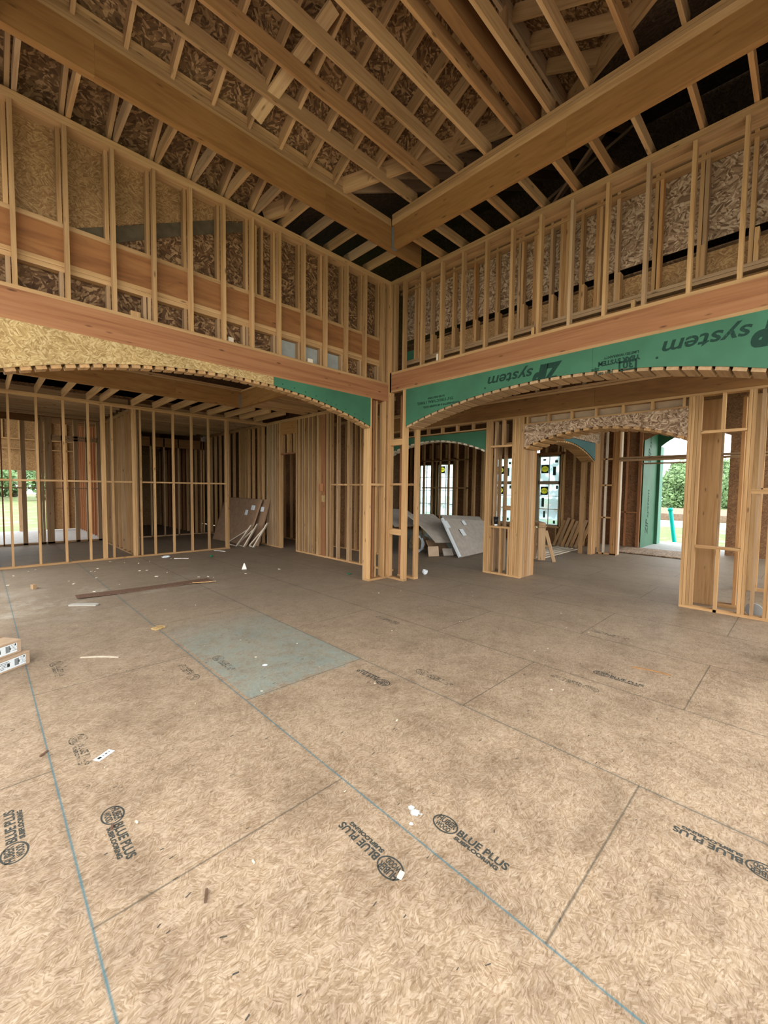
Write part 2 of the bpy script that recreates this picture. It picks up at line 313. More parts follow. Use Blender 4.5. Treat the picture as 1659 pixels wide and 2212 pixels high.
def sheetZ(name, z, poly, t, mat, parent=None): return sheet(name, frame((0, 0, z), (1, 0, 0), (0, 1, 0)), poly, t, mat, parent)
def rect(a0, a1, b0, b1): return [(a0, b0), (a1, b0), (a1, b1), (a0, b1)]
class Arc:
    def __init__(s, c, R, ztop): s.c, s.R, s.zt = c, R, ztop
    def z(s, p): return s.zt-s.R+math.sqrt(max(1e-6, s.R**2-(p-s.c)**2))
    def poly(s, a, b, top, n=28):
        pts = [(a, top), (b, top)]
        for i in range(n+1):
            p = b+(a-b)*i/n; pts.append((p, s.z(p)))
        return pts
    def blocks(s, name, a, b, pitch, w, h, depth0, depth1, axis, mat, parent):
        th0 = math.asin((a-s.c)/s.R); th1 = math.asin((b-s.c)/s.R); n = int((th1-th0)*s.R/pitch)
        for i in range(n+1):
            th = th0+(th1-th0)*(i+.5)/(n+1); r = s.R-h/2
            p, z = s.c+r*math.sin(th), s.zt-s.R+r*math.cos(th); t = (math.cos(th), -math.sin(th))
            if axis == 'Y': bar(name, (p, depth0, z), (p, depth1, z), w, h, mat, parent, up=(-t[1], 0, t[0]))
            else: bar(name, (depth0, p, z), (depth1, p, z), w, h, mat, parent, up=(0, -t[1], t[0]))
def text_bm(body, size, bold=0.0, shear=0.0, spacing=1.0, align='LEFT'):
    cu = bpy.data.curves.new('lettering', 'FONT'); cu.body = body; cu.size = size; cu.offset = bold; cu.shear = shear; cu.space_character = spacing
    cu.align_x = align; cu.align_y = 'BOTTOM_BASELINE'; cu.resolution_u = 4
    o = bpy.data.objects.new('lettering', cu); C.objects.link(o); dg = bpy.context.evaluated_depsgraph_get()
    me = bpy.data.meshes.new_from_object(o.evaluated_get(dg)); bm = bmesh.new(); bm.from_mesh(me)
    bpy.data.objects.remove(o); bpy.data.curves.remove(cu); bpy.data.meshes.remove(me); return bm
def join(dst, src, M=None):
    if M is not None: bmesh.ops.transform(src, matrix=M, verts=src.verts)
    me = bpy.data.meshes.new('tmp'); src.to_mesh(me); src.free(); dst.from_mesh(me); bpy.data.meshes.remove(me)
def ring_bm(rx, ry, w, n=40):
    bm = bmesh.new(); o = []; i_ = []
    for k in range(n):
        a = 2*math.pi*k/n; o.append(bm.verts.new((rx*math.cos(a), ry*math.sin(a), 0))); i_.append(bm.verts.new(((rx-w)*math.cos(a), (ry-w)*math.sin(a), 0)))
    for k in range(n): bm.faces.new((o[k], o[(k+1) % n], i_[(k+1) % n], i_[k]))
    return bm
def holed_square(hx, hy, rx, ry, n=24):
    outer = [Vector(p+(0,)) for p in ((-hx, -hy), (hx, -hy), (hx, hy), (-hx, hy))]; inner = [Vector((rx*math.cos(-2*math.pi*k/n), ry*math.sin(-2*math.pi*k/n), 0)) for k in range(n)]
    bm = bmesh.new(); vs = [bm.verts.new(p) for p in outer+inner]
    for t in tessellate_polygon([outer, inner]): bm.faces.new([vs[k] for k in t])
    return bm
def width(bm): xs = [v.co.x for v in bm.verts]; return (min(xs), max(xs)) if xs else (0, 0)
def fit(bm, x0, x1):
    a, b = width(bm); k = (x1-x0)/max(1e-6, b-a); bmesh.ops.transform(bm, matrix=Matrix.Translation((x0-a*k, 0, 0)) @ Matrix.Diagonal((k, 1, 1, 1)), verts=bm.verts); return bm

# ------------------------------------------------------------------ setting: floor, outside ground
fl = sheetZ('floor', -.03, rect(-.6, 14.45, -.95, 15.3), .03, FLOORM); tag(fl, 'worn tan strand board subfloor with stamped panels and a blue washed panel', 'floor', kind='structure')
fl.matrix_basis = Matrix.Translation((0, 0, -.03)); WM[fl.name] = fl.matrix_basis.copy()
g = sheetZ('ground', -.5, rect(-90, 110, -60, 120), .1, GRASS); tag(g, 'patchy green and bare earth field outside the house', 'ground', kind='structure')
pt = sheetZ('porch_slab', -.15, rect(-4, 7, 15.32, 20.2), .13, CONC); tag(pt, 'grey concrete porch slab outside the rear opening', 'porch', kind='structure')
pt = sheetZ('porch_slab', -.15, rect(14.47, 17.2, -1, 6.5), .13, CONC); tag(pt, 'grey concrete porch slab outside the front door', 'porch', kind='structure')
BOUNCE = plain('bounce_concrete', (.48, .46, .43), .9, noise=.1)
for px0, px1, py0, py1 in ((-9, 7, -9, -.97), (-9, -.72, -.97, 14)): tag(sheetZ('bounce_slab', -.12, rect(px0, px1, py0, py1), .1, BOUNCE), 'unseen pale slab added outside the open walls to bounce light', 'bounce_slab', kind='structure')  # unseen slabs added to bounce daylight up to the ceiling
rd = sheetZ('road', -.4, rect(30, 37, -60, 110), .02, CONC); tag(rd, 'pale road crossing beyond the front yard', 'road', kind='structure')
bk = sheetZ('soil_bank', -.4, rect(37.5, 52, -60, 110), .5, plain('bare_soil', (.24, .165, .115), .9, noise=.25)); tag(bk, 'bare brown soil bank beyond the road', 'bank', kind='structure')

# ------------------------------------------------------------------ wall with the tan arch (left in the photo)
YL, XR = 5.564, 5.526
wL = wall('wall_left', (2.6, YL, 0), 'tall stud wall over a wide arch faced with tan strand board')
for x in [-.10, .329, .752, 1.175, 1.59, 2.008, 2.432, 2.833, 3.259, 3.682, 4.098, 4.528, 4.948, 5.369]:
    box('stud', (x-.038, x), (YL, YL+.089), (3.655, 5.41), LUM, wL)
    box('rear_stud', (x-.083, x-.045), (YL+.091, YL+.178), (4.45, 5.41), LUM, wL)
    box('cripple_stud', (x-.083, x-.045), (YL+.091, YL+.178), (3.655, 3.945), LUMG, wL)
    if x in (2.433, 2.833, 1.59): box('cripple_stud', (x-.13, x-.095), (YL+.091, YL+.178), (3.655, 3.945), LUMG, wL)
box('rear_stud', (2.98, 3.018), (YL+.091, YL+.178), (4.45, 5.41), LUM, wL); box('rear_stud', (2.90, 2.938), (YL+.12, YL+.178), (4.45, 5.41), LUM, wL)
for y0, y1 in ((YL, YL+.089), (YL+.089, YL+.178)):
    for z0, z1 in ((5.41, 5.449), (5.45, 5.49)): box('top_plate', (-.48, 5.526), (y0, y1), (z0, z1), LUM, wL)
    box('header', (-.48, 5.487), (y0, y1), (3.348, 3.617), FIR, wL)
    box('header_plate', (-.48, 5.487), (y0, y1), (3.617, 3.655), LUM, wL); box('header_plate', (-.48, 5.487), (y0, y1), (3.31, 3.348), FIR, wL)
box('ledger_plate', (-.48, 5.43), (YL+.090, YL+.178), (4.40, 4.45), LUM, wL)
for a, b in ((-.48, 1.62), (1.622, 5.43)): box('band_board', (a, b), (YL+.092, YL+.178), (4.05, 4.40), LVLR, wL)
for z in (3.945, 3.998): box('band_plate', (-.48, 5.43), (YL+.090, YL+.178), (z, z+.05), LUM, wL)
sheetY('sheathing', YL+.195, [(-.48, 4.4), (.8, 4.45), (1.23, 4.70), (2.40, 5.27), (2.95, 5.5), (-.48, 5.5)], .012, OSBF, wL)
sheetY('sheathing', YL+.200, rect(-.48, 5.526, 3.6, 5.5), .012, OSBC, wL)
sheetY('gap_shade_strip', YL+.183, [(.72, 4.44), (1.22, 4.68), (2.38, 5.27), (2.75, 5.38), (2.75, 5.27), (1.75, 4.78), (1.23, 4.50)], .003, GAPBAG, wL)  # dark strip painted where the shaded attic shows through a sheathing gap
for a, b in ((3.27, 3.60), (3.70, 4.02), (4.12, 4.45)): sheetY('grey_board', YL+.181, rect(a, b, 3.66, 3.94), .01, GREYB, wL)
arcL = Arc(2.6, 7.83, 3.204)
for yb in (YL+.012, YL+.178):
    sheetY('arch_sheathing', yb, arcL.poly(-.06, 3.128, 3.31), .012, OSBG, wL); sheetY('green_arch_sheathing', yb, arcL.poly(3.129, 5.05, 3.31), .012, ZIP, wL)
arcL.blocks('arch_block', -.06, 5.05, .129, .089, .038, YL+.013, YL+.165, 'Y', LUM, wL)
for k in range(9):
    x = 3.28+k*.2; cyl = bmesh.new(); bmesh.ops.create_circle(cyl, cap_ends=True, radius=.011, segments=10, matrix=MY(YL-.0015) @ Matrix.Translation((x, arcL.z(x)+.055, 0)))
    meshobj('nail_mark', cyl, plain('dark_green_mark', (.012, .06, .03)) if k == 0 else bpy.data.materials['dark_green_mark'], wL)
for y0, y1 in ((YL, YL+.089), (YL+.090, YL+.178)): box('jamb_stud', (5.05, 5.088), (y0, y1), (.038, 3.31), LUM, wL)
box('post_stud', (5.20, 5.238), (YL+.09, YL+.178), (.038, 3.31), FIR, wL); box('post_stud', (5.27, 5.308), (YL+.09, YL+.178), (.038, 3.31), LUM, wL)
box('post_stud', (5.405, 5.443), (YL, YL+.089), (.038, 3.31), LUM, wL)
box('corner_post', (5.488, 5.526), (YL, YL+.089), (.038, 5.41), LUM, wL); box('corner_post', (5.45, 5.486), (YL+.09, YL+.178), (.038, 5.41), LUM, wL)
box('bottom_plate', (5.05, 5.526), (YL, YL+.178), (0, .038), LUM, wL); box('blocking', (5.088, 5.405), (YL, YL+.089), (1.75, 1.79), LUM, wL)
for x in (-.46, -.2, -.10): box('post_stud', (x, x+.038), (YL, YL+.178), (.038, 3.31), LUM, wL)
box('bottom_plate', (-.48, -.06), (YL, YL+.178), (0, .038), LUM, wL)

# ------------------------------------------------------------------ wall with the green arch (right in the photo)
wR = wall('wall_right', (XR, 2.4, 0), 'tall double stud wall over a wide arch faced with green sheathing')
for i, y in enumerate([5.258, 4.835, 4.416, 3.998, 3.578, 3.158, 2.74, 2.323, 1.901, 1.476, 1.051, .628, .205, -.22, -.64]):
    box('stud', (XR, XR+.089), (y-.038, y), (3.842, 5.41), LUMG if i in (7, 9) else LUM, wR)
for i, y in enumerate([5.22, 5.18, 5.135, 4.84, 4.37, 3.95, 3.55, 3.18, 3.13, 2.94, 2.90, 2.70, 2.56, 2.52, 2.48, 2.44, 2.29, 2.10, 2.06, 1.86, 1.45, 1.40, 1.02, .975, .58, .14, -.28]):
    box('rear_stud', (5.80, 5.89), (y-.038, y), (4.08, 5.41), (LUM, LUMR, LUM, LUMG)[i % 4], wR)
for y in (4.80, 4.33, 3.91, 3.51, 3.09, 2.66, 2.25, 1.82, .98, .535): box('short_stud', (5.78, 5.89), (y-.038, y), (4.08, 4.42), LUM, wR)
for a, b in ((XR, 5.66), (5.663, 5.79), (5.793, 5.92)): box('top_plate', (a, b), (-.8, YL), (5.41, 5.449), LUM, wR); box('top_plate', (a, b), (-.8, YL+.178), (5.45, 5.49), LUM, wR)
box('rear_ledger', (5.78, 5.90), (-.8, YL), (5.33, 5.37), LUM, wR)
for z in (4.0, 4.042): box('rear_plate', (5.78, 5.90), (-.8, 5.44), (z, z+.038), LUMG, wR)
box('rear_header', (5.83, 5.90), (-.8, 5.44), (3.52, 3.98), LVLB, wR)
sheetX('sheathing', 5.917, rect(-.8, 5.5, 4.5, 5.33), .012, OSBW, wR); sheetX('sheathing', 5.917, rect(-.8, 5.1, 4.08, 4.37), .012, OSBF, wR)
sheetX('green_sheathing', 5.917, rect(5.1, 5.5, 4.08, 4.30), .012, ZIP, wR)
for x0, x1 in ((XR, XR+.045), (XR+.046, XR+.089)):
    box('header', (x0, x1), (-.8, YL-.001), (3.515, 3.802), FIR, wR)
box('header_plate', (XR, XR+.089), (-.8, YL-.001), (3.802, 3.842), LUM, wR); box('header_plate', (XR, XR+.089), (-.8, YL-.001), (3.478, 3.515), LUM, wR)
arcR = Arc(2.6, 8.57, 3.212)
sheetX('green_arch_sheathing', XR+.012, arcR.poly(1.982, 5.147, 3.478), .012, ZIP, wR); sheetX('green_arch_sheathing', XR+.012, arcR.poly(.06, 1.980, 3.478), .012, ZIP, wR)
sheetX('rear_arch_sheathing', 5.917, arcR.poly(.06, 5.147, 3.5), .012, OSBB, wR)
arcR.blocks('arch_block', .06, 5.147, .148, .115, .038, XR+.013, 5.904, 'X', LUMG, wR)
box('corner_post', (XR, XR+.089), (5.526, YL), (.038, 5.41), LUM, wR); box('corner_post', (XR, XR+.089), (5.44, 5.478), (3.842, 5.41), LUM, wR)
for y in (5.147, 5.186): box('jamb_stud', (XR, XR+.089), (y, y+.037), (.038, 3.478), LUM, wR)
box('jamb_stud', (5.80, 5.917), (5.13, 5.168), (.038, 3.478), LUM, wR); box('post_stud', (5.80, 5.917), (5.50, 5.538), (.038, 3.478), FIR, wR)
box('bottom_plate', (XR, XR+.089), (5.147, YL), (0, .038), LUM, wR); box('bottom_plate', (5.80, 5.917), (5.13, YL), (0, .038), LUM, wR)
for z in (2.50, 1.76, .84): box('blocking', (XR, XR+.089) if z != 1.76 else (XR, XR+.06), (5.224, 5.525), (z, z+(.038 if z == 1.76 else .11)), LUM, wR)
box('blocking', (5.82, 5.90), (5.169, 5.499), (1.76, 1.80), LUM, wR)
for y in (-.79, -.4, .022): box('post_stud', (XR, 5.917), (y, y+.038), (.038, 3.478), LUM, wR)
def clipped_zip(name, yend, zbase, size, parent):
    """upside-down italic lettering on the wall face, cut off along the arch"""
    bm = bmesh.new(); t = text_bm('system', size*.86, .004, .22); fit(t, size*1.62, size*4.55)
    z_ = text_bm('ZIP', size*1.25, .022, .28); fit(z_, 0, size*1.66); join(bm, t); join(bm, z_)
    tr = bmesh.new(); bmesh.ops.create_circle(tr, cap_ends=True, radius=size*.055, segments=12); join(bm, tr, Matrix.Translation((size*4.72, size*.62, 0)))
    M = Matrix(((0, 0, -1, XR-.0015), (1, 0, 0, yend), (0, -1, 0, zbase), (0, 0, 0, 1)))
    bmesh.ops.transform(bm, matrix=M, verts=bm.verts); out = bmesh.new(); L_ = size*4.9; n = 24
    for i in range(n):
        a, b = yend+L_*i/n, yend+L_*(i+1)/n; s = bm.copy()
        for co, no in (((0, a, 0), (0, -1, 0)), ((0, b, 0), (0, 1, 0)), ((0, a, arcR.z(a)), (0, arcR.z(b)-arcR.z(a), -(b-a)))):
            bmesh.ops.bisect_plane(s, geom=s.verts[:]+s.edges[:]+s.faces[:], plane_co=co, plane_no=no, clear_outer=True)
        join(out, s)
    bm.free(); bmesh.ops.transform(out, matrix=Matrix.Translation((-XR, -yend, -zbase)), verts=out.verts)
    return meshobj(name, out, ZINK, parent, Matrix.Translation((XR, yend, zbase)))
clipped_zip('printed_lettering', 2.36, 3.385, .245, wR); clipped_zip('printed_lettering', .06, 3.37, .26, wR)
def small_print(body, y, z, size, parent, bold=.002, spacing=1.0):
    t = text_bm(body, size, bold, 0, spacing); M = Matrix(((0, 0, -1, XR-.0015), (1, 0, 0, y), (0, -1, 0, z), (0, 0, 0, 1)))
    return meshobj('printed_lettering', t, ZINK, parent, M)
small_print('7/16" STRUCTURAL 1 PANEL', 4.10, 3.20, .062, wR); small_print('RATED SHEATHING', 4.28, 3.255, .04, wR); small_print('WATER-RESISTIVE & AIR BARRIER PANEL', 3.98, 3.115, .042, wR)
small_print('YEAR SYSTEM', 1.46, 3.285, .075, wR, .004); small_print('LIMITED WARRANTY', 1.47, 3.335, .04, wR)
small_print('zips', 1.90, 3.215, .06, wR); small_print('Jem tec 1', 1.74, 3.16, .06, wR)
bm = bmesh.new(); t30 = text_bm('30', .115, .004)
fr30 = prism_bm(rect(-.02, .155, -.012, .012), 0, .0004); join(bm, fr30); fr30 = prism_bm(rect(-.02, .155, .09, .105), 0, .0004); join(bm, fr30)
fr30 = prism_bm(rect(-.035, -.012, -.012, .105), 0, .0004); join(bm, fr30); fr30 = prism_bm(rect(.14, .16, -.012, .105), 0, .0004); join(bm, fr30); join(bm, t30)
meshobj('printed_lettering', bm, ZINK, wR, Matrix(((0, 0, -1, XR-.0015), (1, 0, 0, 1.52), (0, -1, 0, 3.235), (0, 0, 0, 1))))

# ------------------------------------------------------------------ side and back of the room (behind the camera): big wall openings, unseen, made tall to light the ceiling
wB = wall('wall_back', (2.5, -.8, 0), 'open stud wall with a very wide opening'); wS = wall('wall_side', (-.48, 2.4, 0), 'open stud wall with a very wide opening')
sheetY('sheathing', -.8, rect(-.62, 5.9, 5.2, 5.5), .012, OSBF, wB); box('header', (-.62, 5.9), (-.9, -.81), (4.9, 5.2), FIR, wB)
for x in (-.62, 2.3, 5.86): box('post_stud', (x, x+.038), (-.95, -.81), (0, 4.9), LUM, wB)
sheetX('sheathing', -.48, rect(-.8, 5.5, 5.2, 5.5), .012, OSBF, wS); box('header', (-.6, -.50), (-.8, 5.5), (4.9, 5.2), FIR, wS)
for y in (-.8, 2.0, 5.45): box('post_stud', (-.62, -.50), (y, y+.038), (0, 4.9), LUM, wS)

# ------------------------------------------------------------------ roof over the room
XV, YV, ZV = 3.13, 5.58, 5.56; SL = .5; YRG = 2.65; ZRG = ZV+SL*(YV-YRG)
roof = empty('ceiling', (2.5, YRG, 5.5), 'open rafters and dark strand board roof deck above the joists', 'ceiling', kind='structure')
def zN(y): return ZV+SL*(YV-y)
def zS(y): return ZRG-SL*(YRG-y)
DK = .2055
xrg = XV+(YV-YRG)          # valley meets the ridge
def deck(name, pts, mat, parent):
    """roof sheet through 3D points; local XY lies in the roof plane"""
    o = Vector(pts[0]); u = (Vector(pts[1])-o).normalized(); v = Vector(pts[-1])-o; M = frame(o, u, v); I = M.inverted()
    return sheet(name, M, [tuple((I @ Vector(p))[:2]) for p in pts], .015, mat, parent)
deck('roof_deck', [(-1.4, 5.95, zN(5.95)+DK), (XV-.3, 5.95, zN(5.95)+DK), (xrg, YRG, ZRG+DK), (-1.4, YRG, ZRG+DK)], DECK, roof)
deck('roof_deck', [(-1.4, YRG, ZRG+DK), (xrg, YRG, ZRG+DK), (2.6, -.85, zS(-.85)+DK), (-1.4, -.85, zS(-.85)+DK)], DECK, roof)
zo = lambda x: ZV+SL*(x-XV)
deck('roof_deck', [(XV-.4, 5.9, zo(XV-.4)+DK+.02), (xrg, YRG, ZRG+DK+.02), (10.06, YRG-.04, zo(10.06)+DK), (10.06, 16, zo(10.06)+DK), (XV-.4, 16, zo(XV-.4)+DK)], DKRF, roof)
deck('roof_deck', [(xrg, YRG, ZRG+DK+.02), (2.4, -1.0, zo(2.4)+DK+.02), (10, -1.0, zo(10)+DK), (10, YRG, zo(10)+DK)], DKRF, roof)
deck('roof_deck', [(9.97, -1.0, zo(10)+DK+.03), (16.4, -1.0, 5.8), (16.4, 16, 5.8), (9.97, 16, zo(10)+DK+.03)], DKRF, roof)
box('gable_closure', (2.70, 2.73), (5.95, 16), (4.4, 6.0), OSBB, roof); box('gable_closure', (16.37, 16.4), (-1.0, 16), (4.4, 6.0), OSBB, roof); box('gable_closure', (2.7, 16.4), (15.97, 16), (4.4, 9.4), OSBB, roof)  # sheets added to stop outside light leaking into the attic
box('gable_closure', (2.3, 16.4), (-1.03, -1.0), (4.4, 9.4), DKRF, roof)  # unseen end sheet, added against light leaks
for k in range(-4, 16):
    x = .74+.4217*k
    if x > 5.9: break
    yv = YV+.12 if x < XV+.1 else YV-(x-XV)+.05
    if x < xrg-.12: bar('rafter', (x-.019, yv, zN(yv)+.103), (x-.019, YRG+.02, ZRG+.10), .038, .185, LUM, roof)
    ys = YRG-(xrg-x) if x > 2.6 else -.8
    if x < xrg-.3: bar('rafter', (x-.019, YRG-.02, ZRG+.10), (x-.019, max(ys, -.8), zS(max(ys, -.8))+.103), .038, .185, LUM, roof)
for k in range(9):
    y = 5.1-.4217*k-.2; x0 = XV+(YV-y)
    if y > YRG: bar('attic_rafter', (x0+.1, y, zo(x0+.1)+.10), (9.9, y, zo(9.9)+.10), .038, .185, LUMG, roof)
box('ridge_board', (-1.4, xrg), (2.63, 2.67), (ZRG-.03, ZRG+.22), LUMG, roof)
bar('valley_board', (XV-.1, YV+.1, ZV+.06), (xrg, YRG, ZRG+.09), .045, .25, LUM, roof); bar('valley_board', (xrg, YRG, ZRG+.09), (2.7, YRG-(xrg-2.7), zo(2.7)+.09), .045, .25, LUM, roof)
box('ridge_post', (4.30, 4.338), (2.60, 2.69), (6.50, ZRG), LUM, roof); box('ridge_post', (4.345, 4.383), (2.60, 2.69), (6.50, ZRG), LUM, roof)
bar('brace', (2.42, 4.70, 5.96), (2.69, 3.57, 6.52), .14, .038, BRIGHT, roof, up=(0, .5, 1))
box('backing_board', (4.99, 5.03), (-.75, 4.60), (6.03, 6.12), LUM, roof)
for p, q in (((6.0, 3.9, 5.5), (7.6, 2.2, 7.5)), ((6.2, 1.6, 5.5), (7.4, 2.9, 7.5)), ((6.3, 3.4, 5.5), (6.6, 2.0, 7.2)), ((5.9, 2.35, 5.5), (6.9, 3.1, 7.3))): bar('attic_brace', p, q, .09, .04, LUMG, roof)
sheetY('gable_closure', 5.93, [(XV-.3, 4.4), (XV-.3, 5.55), (-1.4, 5.55), (-1.4, 4.4)], .012, DKRF, roof)
sheetX('gable_closure', -1.4, [(-.9, 5.2), (-.9, zS(-.9)+.2), (YRG, ZRG+.2), (6.0, zN(6)+.2), (6.0, 5.2)], .012, OSBB, roof)

# ------------------------------------------------------------------ raised ceiling: two beams, joists
bl = empty('ceiling_beam', (5.5, 4.84, 5.5), 'long veneer beam carrying pale plates, above the tan arch wall', 'beam', kind='thing')
for a, b in ((-.45, .88), (.881, 3.52), (3.521, 5.526)): box('beam_ply', (a, b), (4.84, 4.923), (5.5, 5.843), LVL, bl)
for z in (5.845, 5.885): box('beam_plate', (-.45, 4.80), (4.846, 4.935), (z, z+.038), LUM, bl)
box('beam_plate', (-.45, 4.80), (4.852, 4.941), (5.925, 5.963), LUM, bl); box('beam_plate', (-.45, 3.886), (4.85, 4.94), (5.97, 6.008), LUM, bl); box('beam_plate', (-.45, 3.886), (4.85, 4.94), (6.01, 6.05), LUM, bl)
br_ = empty('ceiling_beam', (4.80, 4.80, 5.5), 'veneer beam with a pale rim board, above the green arch wall', 'beam', kind='thing')
for a, b in ((2.10, 4.835), (-.75, 2.099)): box('beam_ply', (4.805, 4.88), (a, b), (5.5, 5.85), LVL, br_)
box('rim_board', (4.798, 4.838), (-.75, 4.83), (5.853, 5.935), LUM, br_); box('rim_board', (4.802, 4.892), (-.75, 4.83), (5.94, 5.975), LUM, br_); box('rim_board', (4.80, 4.89), (-.75, 4.83), (5.98, 6.02), LUM, br_)
bm = bmesh.new(); cuboid(bm, 4.801, 4.81, 5.66, .006, .05, .33); cuboid(bm, 4.84, 4.81, 5.497, .09, .05, .005); meshobj('joist_hanger', bm, STEEL, br_)
bs = empty('ceiling_beam', (.2, 4.7, 5.5), 'beam end hung on the tan arch beam at the far upper corner', 'beam', kind='thing')
box('beam_ply', (.115, .20), (-.75, 4.835), (5.5, 5.84), FIR, bs); bm = bmesh.new(); cuboid(bm, .158, 4.80, 5.496, .10, .06, .006); cuboid(bm, .207, 4.815, 5.62, .006, .04, .24); meshobj('joist_hanger', bm, STEEL, bs)
ORD = ['first', 'second', 'third', 'fourth', 'fifth', 'sixth', 'seventh', 'eighth', 'ninth', 'tenth', 'eleventh', 'twelfth', 'thirteenth']
lv = box('ridge_beam', (-.4, 4.93), (2.46, 2.575), (6.03, 6.52), LVLB); tag(lv, 'deep dark veneer beam between the raised joists under the ridge', 'beam', kind='thing')
for i, y in enumerate([4.454, 4.031, 3.605, 3.168, 2.755, 2.329, 1.91, 1.477, 1.049, .62, .19]):
    o = box('ceiling_joist', (-.44, 4.93), (y-.038, y), (6.025, 6.205), (LUM, LUMR, LUM)[i % 3])
    tag(o, ORD[i]+' raised ceiling joist counting out from the beam above the tan arch', 'joist', 'raised joists between the ceiling beams', 'thing')
xs = [.368+.4217*k for k in range(0, 12)]
for k, x in enumerate(reversed(xs)):
    o = box('soffit_joist', (x-.038, x), (4.925, YL+.17), (5.5, 5.64), (LUM, LUMG)[k % 2])
    tag(o, ORD[k]+' low ceiling joist from the inside corner, above the tan arch wall', 'joist', 'low joists above the tan arch wall', 'thing')
for k, y in enumerate([4.46, 4.036, 3.58, 3.165, 2.72, 2.29, 1.885, 1.475, 1.0, .57]):
    o = box('soffit_joist', (4.882, 5.91), (y-.038, y), (5.5, 5.64), (LUMR, LUM, LUMR)[k % 3])
    tag(o, ORD[k]+' low ceiling joist from the inside corner, above the green arch wall', 'joist', 'low joists above the green arch wall', 'thing')

# ------------------------------------------------------------------ back room behind the tan arch
YF, ZC = 11.09, 3.55
wF = wall('wall_rear_1', (2.6, YF, 0), 'single row of pale studs across the back room, no sheathing')
fs = [(-.43, -.392), (-.01, .028), (.42, .458), (.85, .888), (1.29, 1.328), (1.72, 1.758), (1.97, 2.008), (2.01, 2.05), (2.16, 2.198), (2.58, 2.618), (2.622, 2.66), (2.73, 2.768), (3.03, 3.068), (3.46, 3.498), (3.90, 3.938), (4.33, 4.368), (4.80, 4.838), (4.845, 4.883)]
for i, (a, b) in enumerate(fs): box('stud', (a, b), (YF, YF+.089), (.038, 3.474), LUM, wF)
box('bottom_plate', (-.6, 4.90), (YF, YF+.089), (0, .038), LUM, wF)
for z in (3.474, 3.513): box('top_plate', (-.6, 6.09), (YF, YF+.089), (z, z+.037), LUM, wF)
for (a0, a1), (b0, b1) in zip(fs[:-1], fs[1:]):
    if b0-a1 > .1: box('blocking', (a1, b0), (YF+.01, YF+.08), (1.76, 1.798), LUM, wF)
wFin = wall('wall_rear_2', (2.64, 12.8, 0), 'partition of closely seen studs running back from the stud row')
for k in range(9): box('stud', (2.63, 2.719), (11.2+.41*k, 11.238+.41*k), (.038, 3.474), LUM if k % 3 else LUMG, wFin)
box('bottom_plate', (2.63, 2.719), (11.18, 14.6), (0, .038), LUM, wFin); box('top_plate', (2.63, 2.719), (11.18, 14.6), (3.474, 3.55), LUM, wFin)
wK = wall('wall_rear_3', (6.04, 8.2, 0), 'long stud wall with a doorway on the far side of the back room')
ys = [6.15, 6.55, 6.90, 7.30, 7.345, 7.73, 7.99, 8.10, 8.145, 8.22, 8.50, 8.545, 8.74, 8.92, 9.10, 9.18, 9.33, 9.375, 9.485]
for i, y in enumerate(ys): box('stud', (6.0, 6.089), (y, y+.038), (.038, 3.474), FIR if i == 9 else (LUM, LUMG)[i % 2], wK)
box('nailer', (6.02, 6.058), (8.27, 8.41), (.038, 3.474), FIR, wK)
for y in (10.30, 10.345, 10.40, 10.52, 10.60, 10.68, 10.76, 10.84, 10.92, 11.0): box('post_stud', (6.0 if y < 10.4 else 5.98, 6.089), (y, y+.038), (.038, 3.474), LUMG if y > 10.4 else LUM, wK)
for k, y in enumerate([11.35, 11.6, 11.95, 12.25, 12.45, 12.55, 12.70, 12.85, 13.3, 13.7, 14.0, 14.4, 14.8, 15.2]): box('stud', (6.0, 6.089), (y, y+.038), (.038, 3.474), LUM, wK)
for z in (3.474, 3.513): box('top_plate', (6.0, 6.089), (5.95, 15.3), (z, z+.037), LUM, wK)
box('bottom_plate', (6.0, 6.089), (5.95, 9.52), (0, .038), LUM, wK); box('bottom_plate', (6.0, 6.089), (10.3, 15.3), (0, .038), LUM, wK)
box('header', (6.0, 6.089), (9.52, 10.30), (3.14, 3.47), LVL, wK); box('header', (6.0, 6.089), (9.52, 10.30), (2.60, 2.638), FIR, wK)
for y in (9.60, 9.85, 9.93, 10.2): box('cripple_stud', (6.0, 6.089), (y, y+.038), (2.64, 3.14), LUM, wK)
for a, b in zip(ys[:-1], ys[1:]):
    if b-a > .2: box('blocking', (6.01, 6.08), (a+.038, b), (1.76, 1.798), LUM, wK)
box('block_scrap', (5.985, 5.999), (8.27, 8.45), (1.62, 1.80), FIR, wK); box('block_scrap', (5.985, 5.999), (8.2, 8.34), (1.36, 1.52), OSBG, wK)
# closet and rooms beyond that wall
wC = wall('wall_rear_4', (8.4, 9, 0), 'dim stud and board wall seen through the gaps of the nearer studs')
for k in range(16): box('stud', (7.3, 7.389), (7.80+.41*k, 7.838+.41*k), (.038, 3.474), LUM, wC)
box('top_plate', (7.3, 7.389), (7.75, 14.4), (3.474, 3.55), LUM, wC); box('bottom_plate', (7.3, 7.389), (7.75, 14.4), (0, .038), LUM, wC)
sheetX('sheathing', 7.40, rect(7.8, 21, 0, 4.4), .012, OSBB, wC)
